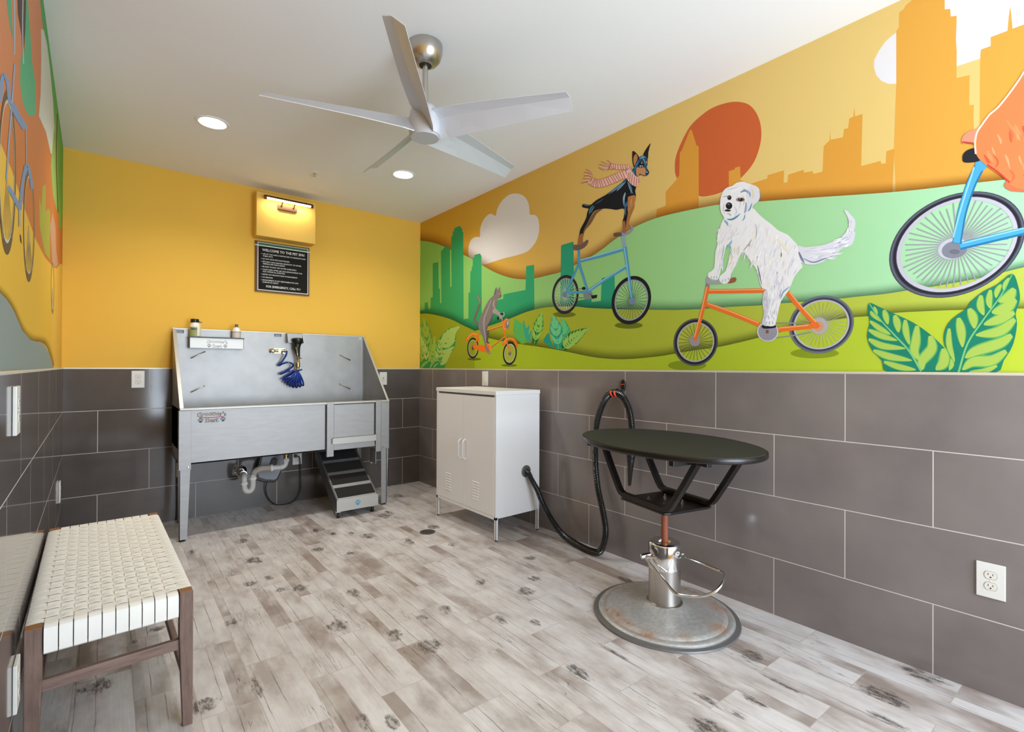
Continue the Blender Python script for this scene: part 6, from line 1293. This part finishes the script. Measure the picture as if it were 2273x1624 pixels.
mb = MB(); mb.lathe([(0.0, 2.330), (0.066, 2.330), (0.069, 2.333), (0.069, 2.338), (0.0, 2.338)], fcn, 48); mesh_obj('bottom_cap', mb, M['silver'], cf, smooth=True)
for ad in (16.4, 89.2, 162.0, 233.2, 304.8):
    a = radians(ad); n_ = Vector((cos(a), sin(a), 0)); t_ = Vector((-sin(a), cos(a), 0)); vs = []
    st_ = []
    for r, prof in ((0.060, [(-0.048, 2.438), (-0.002, 2.414), (0.047, 2.334)]), (0.110, [(-0.056, 2.436), (-0.006, 2.416), (0.050, 2.340)]), (0.30, [(-0.062, 2.433), (-0.012, 2.417), (0.045, 2.354)]), (0.50, [(-0.058, 2.427), (-0.016, 2.416), (0.036, 2.366)]), (0.708, [(-0.053, 2.421), (-0.019, 2.414), (0.028, 2.377)])):
        if r > 0.7: rr = (r - 0.012, r, r + 0.006)
        else: rr = (r, r, r)
        up = [fcn + n_ * q + t_ * t + Vector((0, 0, z)) for q, (t, z) in zip(rr, prof)]
        nn = Vector((0, 0, 0.0035)) + t_ * 0.001
        st_.append(up + [p + nn for p in reversed(up)])
    mb = MB(); k = 6
    for s in st_: vs += s
    mb.add(vs, [(0, 1, 2, 3, 4, 5), tuple((len(st_) - 1) * k + i for i in range(5, -1, -1))] + [(i * k + j, i * k + (j + 1) % k, (i + 1) * k + (j + 1) % k, (i + 1) * k + j) for i in range(len(st_) - 1) for j in range(k)])
    mesh_obj('blade', mb, M['silver'], cf, smooth=False)

# ------------------------------------------------------------------ ceiling fittings
for (x, y), lb in (((0.4895, 3.629), 'round recessed ceiling light nearer the left wall'), ((1.8136, 3.617), 'round recessed ceiling light nearer the right wall')):
    dl = thing('recessed_light', lb, 'ceiling light', (x, y, HC), 'recessed ceiling lights')
    c0 = Vector((x, y, 0))
    mb = MB(); mb.lathe([(0.096, HC - 0.0002), (0.094, HC - 0.004), (0.078, HC - 0.005), (0.076, HC - 0.0025), (0.0, HC - 0.0025)], c0, 40); mesh_obj('trim_ring', mb, M['ceil'], dl, smooth=True)
    mb = MB(); mb.lathe([(0.0, HC - 0.0032), (0.074, HC - 0.0032), (0.074, HC - 0.0028), (0.0, HC - 0.0028)], c0, 40); mesh_obj('lens', mb, M['downlight'], dl)
sk = thing('sprinkler', 'small sprinkler head on the ceiling between the two round lights', 'sprinkler', (1.249, 4.04, HC))
c0 = Vector((1.249, 4.04, 0)); mb = MB(); mb.lathe([(0.034, HC), (0.033, HC - 0.003), (0.020, HC - 0.006), (0.010, HC - 0.007)], c0, 24); mesh_obj('escutcheon', mb, M['plastic'], sk, smooth=True)
mb = MB(); mb.lathe([(0.008, HC - 0.005), (0.008, HC - 0.014)], c0, 12).tube([c0 + Vector((0.007, 0, HC - 0.012)), c0 + Vector((0.010, 0, HC - 0.022)), c0 + Vector((0.0, 0, HC - 0.030))], 0.0016, 6).tube([c0 + Vector((-0.007, 0, HC - 0.012)), c0 + Vector((-0.010, 0, HC - 0.022)), c0 + Vector((0.0, 0, HC - 0.030))], 0.0016, 6).tube([c0 + Vector((0, 0, HC - 0.013)), c0 + Vector((0, 0, HC - 0.030))], 0.0022, 8).lathe([(0.012, HC - 0.0305), (0.012, HC - 0.032)], c0, 12); mesh_obj('nozzle', mb, M['brushed'], sk)

# ------------------------------------------------------------------ yellow box, picture lamp, notice
yx = thing('wall_box', 'yellow painted box standing out from the back wall above the notice', 'box', (1.186, 4.65, 2.34))
mb = MB(); mb.box(0.942, 1.430, YB + PT - 0.130, YB + PT, 2.340, 2.712); mesh_obj('casing', mb, M['boxyellow'], yx, bevel=0.003)
BF = YB + PT - 0.130
pl_l = thing('picture_lamp', 'lit tubular picture lamp with bronze mesh mounted on the yellow box', 'lamp', (1.19, BF, 2.62))
mb = MB(); mb.box(1.105, 1.265, BF - 0.020, BF - 0.0003, 2.588, 2.628); mesh_obj('backplate', mb, M['bronze'], pl_l, bevel=0.004)
for x in (1.135, 1.235):
    mb = MB(); mb.tube([(x, BF - 0.018, 2.612), (x, BF - 0.05, 2.640), (x, BF - 0.064, 2.650)], 0.005, 8)
    mesh_obj('arm', mb, M['bronze'], pl_l, smooth=True)
ly = BF - 0.070; lz = 2.655
mb = MB(); mb.tube([(1.005, ly, lz - 0.002), (1.365, ly, lz - 0.002)], 0.010, 14); mesh_obj('tube', mb, M['tube'], pl_l, smooth=True)
mb = MB()
for x0, x1 in ((0.985, 1.006), (1.364, 1.385)): mb.tube([(x0, ly, lz), (x1, ly, lz)], 0.017, 16)
for i in range(25):
    x = 1.006 + i * 0.0149; a0 = radians(-20); a1 = radians(200)
    mb.tube([(x + 0.004 * sin(k), ly + 0.0165 * cos(a0 + (a1 - a0) * k / 8), lz + 0.0165 * sin(a0 + (a1 - a0) * k / 8)) for k in range(9)], 0.0012, 5)
for a in (0, 60, 120, 180): mb.tube([(1.0, ly + 0.0168 * cos(radians(a)), lz + 0.0168 * sin(radians(a))), (1.37, ly + 0.0168 * cos(radians(a)), lz + 0.0168 * sin(radians(a)))], 0.0012, 5)
mesh_obj('mesh_shade', mb, M['bronze'], pl_l, smooth=True)
mb = MB(); hd = [(ly + 0.0185 * cos(radians(a)), lz + 0.0185 * sin(radians(a))) for a in range(0, 181, 15)]
mb.prism(hd + [(y_ , z_ + 0.0015) for y_, z_ in reversed(hd)], 0, 0.990, 1.380); mesh_obj('hood', mb, M['bronze'], pl_l)

sg = thing('notice_board', 'black pet spa rules notice with white lettering and green band on the back wall', 'sign', (1.184, YB, 2.10))
SY = YB + PT
mb = MB(); mb.box(0.957, 1.412, SY - 0.014, SY - 0.0003, 1.880, 2.322); mesh_obj('backboard', mb, M['signwood'], sg, bevel=0.001)
mb = MB(); mb.box(0.976, 1.400, SY - 0.0185, SY - 0.014, 1.892, 2.311); mesh_obj('white_border', mb, M['signwhite'], sg)
mb = MB(); mb.box(0.982, 1.394, SY - 0.0195, SY - 0.018, 1.899, 2.304); fpn = mesh_obj('panel', mb, M['signblack'], sg)
mb = MB(); mb.box(0.982, 1.394, SY - 0.0205, SY - 0.0195, 2.285, 2.305); mesh_obj('green_band', mb, M['signgreen'], sg)
mb = MB(); mb.box(0.953, 1.416, SY - 0.026, SY - 0.0205, 2.277, 2.285); mesh_obj('white_bar', mb, M['signwhite'], sg)
fy = SY - 0.0198
def line(mb, t, x, zc, w, h, bold=0.012): text_mb(mb, t, w, h, lambda a, b, c: (x + a, fy, zc - h / 2 + b), 0, bold)
mb = MB(); line(mb, 'WELCOME TO THE PET SPA!', 1.012, 2.247, 0.354, 0.0215, 0.02); lab(mesh_obj('heading', mb, M['signwhite'], sg), 'white heading WELCOME TO THE PET SPA!')
rules = [('USE OF THIS AREA IS RESTRICTED TO RESIDENTS AND', 2.2120, 1), ('THEIR PETS.', 2.1935, 0), ('DO NOT LEAVE PETS UNATTENDED.', 2.1690, 1), ('PETS MAY HAVE GREATER SENSITIVITY TO WATER', 2.1440, 1), ('TEMPERATURE THAN HUMANS.', 2.1255, 0), ('BE SURE TO SHUT OFF WATER COMPLETELY.', 2.1010, 1), ('CLEAN AREA AFTER USE, INCLUDING RINSING TUB', 2.0765, 1), ('AND WIPING ALL SURFACES.', 2.0580, 0), ('REPORT ANY MALFUNCTIONS TO MANAGEMENT.', 2.0335, 1), ('NO SMOKING.', 2.0085, 1), ('MANAGEMENT IS NOT RESPONSIBLE FOR LOSS,', 1.9835, 1), ('DAMAGE OR INJURY.', 1.9650, 0)]
mb = MB()
for t, z, bul in rules:
    w = 0.36 * len(t) / 47; line(mb, t, 1.016, z, w, 0.0108, 0.012)
    if bul: mb.add([(1.006 + 0.0026 * cos(2 * pi * i / 10), fy, z + 0.0026 * sin(2 * pi * i / 10)) for i in range(10)], [tuple(range(10))])
mesh_obj('rules_lettering', mb, M['signwhite'], sg)
mb = MB(); line(mb, 'FOR EMERGENCY, CALL 911', 1.045, 1.930, 0.285, 0.0185, 0.02); mesh_obj('footer_lettering', mb, M['signwhite'], sg)

# ------------------------------------------------------------------ light
def area(name, loc, rot, sx, sy_, power, col, spread=180):
    l = bpy.data.lights.new(name, 'AREA'); l.shape = 'RECTANGLE'; l.size = sx; l.size_y = sy_; l.energy = power; l.color = col; l.spread = radians(spread)
    o = bpy.data.objects.new(name, l); COL.objects.link(o); o.location = loc; o.rotation_euler = rot; return o
area('window_daylight', ((WX0 + WX1) / 2, YF - 0.11, (WZ0 + WZ1) / 2), (radians(90), 0, 0), WX1 - WX0, WZ1 - WZ0, WIN_P, (0.75, 0.87, 1.0))
# fill lamp added at the opening, tilted up to brighten the ceiling
area('ceiling_fill', ((WX0 + WX1) / 2, YF - 0.09, 0.9), (radians(118), 0, 0), WX1 - WX0, 1.2, FILL_P, (0.76, 0.87, 1.0), 130)
for x, y in ((0.4895, 3.629), (1.8136, 3.617)):
    l = bpy.data.lights.new('recessed_lamp', 'SPOT'); l.energy = DL_P; l.color = (1.0, 0.95, 0.88); l.spot_size = radians(150); l.spot_blend = 0.8; l.shadow_soft_size = 0.07
    o = bpy.data.objects.new('recessed_lamp', l); COL.objects.link(o); o.location = (x, y, HC - 0.02)
area('picture_lamp_light', (1.185, ly + 0.004, lz - 0.014), (radians(24), 0, 0), 0.35, 0.02, 0.8, (1.0, 0.86, 0.64))
w = bpy.data.worlds.new('World'); scene.world = w; w.use_nodes = True
nt = w.node_tree; bg = nt.nodes['Background']
sky = nt.nodes.new('ShaderNodeTexSky'); sky.sky_type = 'HOSEK_WILKIE'; sky.turbidity = 3; sky.sun_direction = Vector((0.3, 0.6, 0.7)).normalized(); sky.ground_albedo = 0.4
nt.links.new(sky.outputs[0], bg.inputs[0]); bg.inputs[1].default_value = 1.0
scene.view_settings.view_transform = 'Standard'; scene.view_settings.look = 'None'; scene.view_settings.gamma = 1; scene.view_settings.exposure = EXPO
scene.view_settings.use_curve_mapping = False
scene.cycles.use_denoising = True
scene.cycles.max_bounces = 7; scene.cycles.diffuse_bounces = 4; scene.cycles.glossy_bounces = 4
scene.cycles.caustics_reflective = False; scene.cycles.caustics_refractive = False
scene.cycles.use_adaptive_sampling = True; scene.cycles.adaptive_threshold = 0.03; scene.cycles.transparent_max_bounces = 24
scene.cycles.sample_clamp_indirect = 6
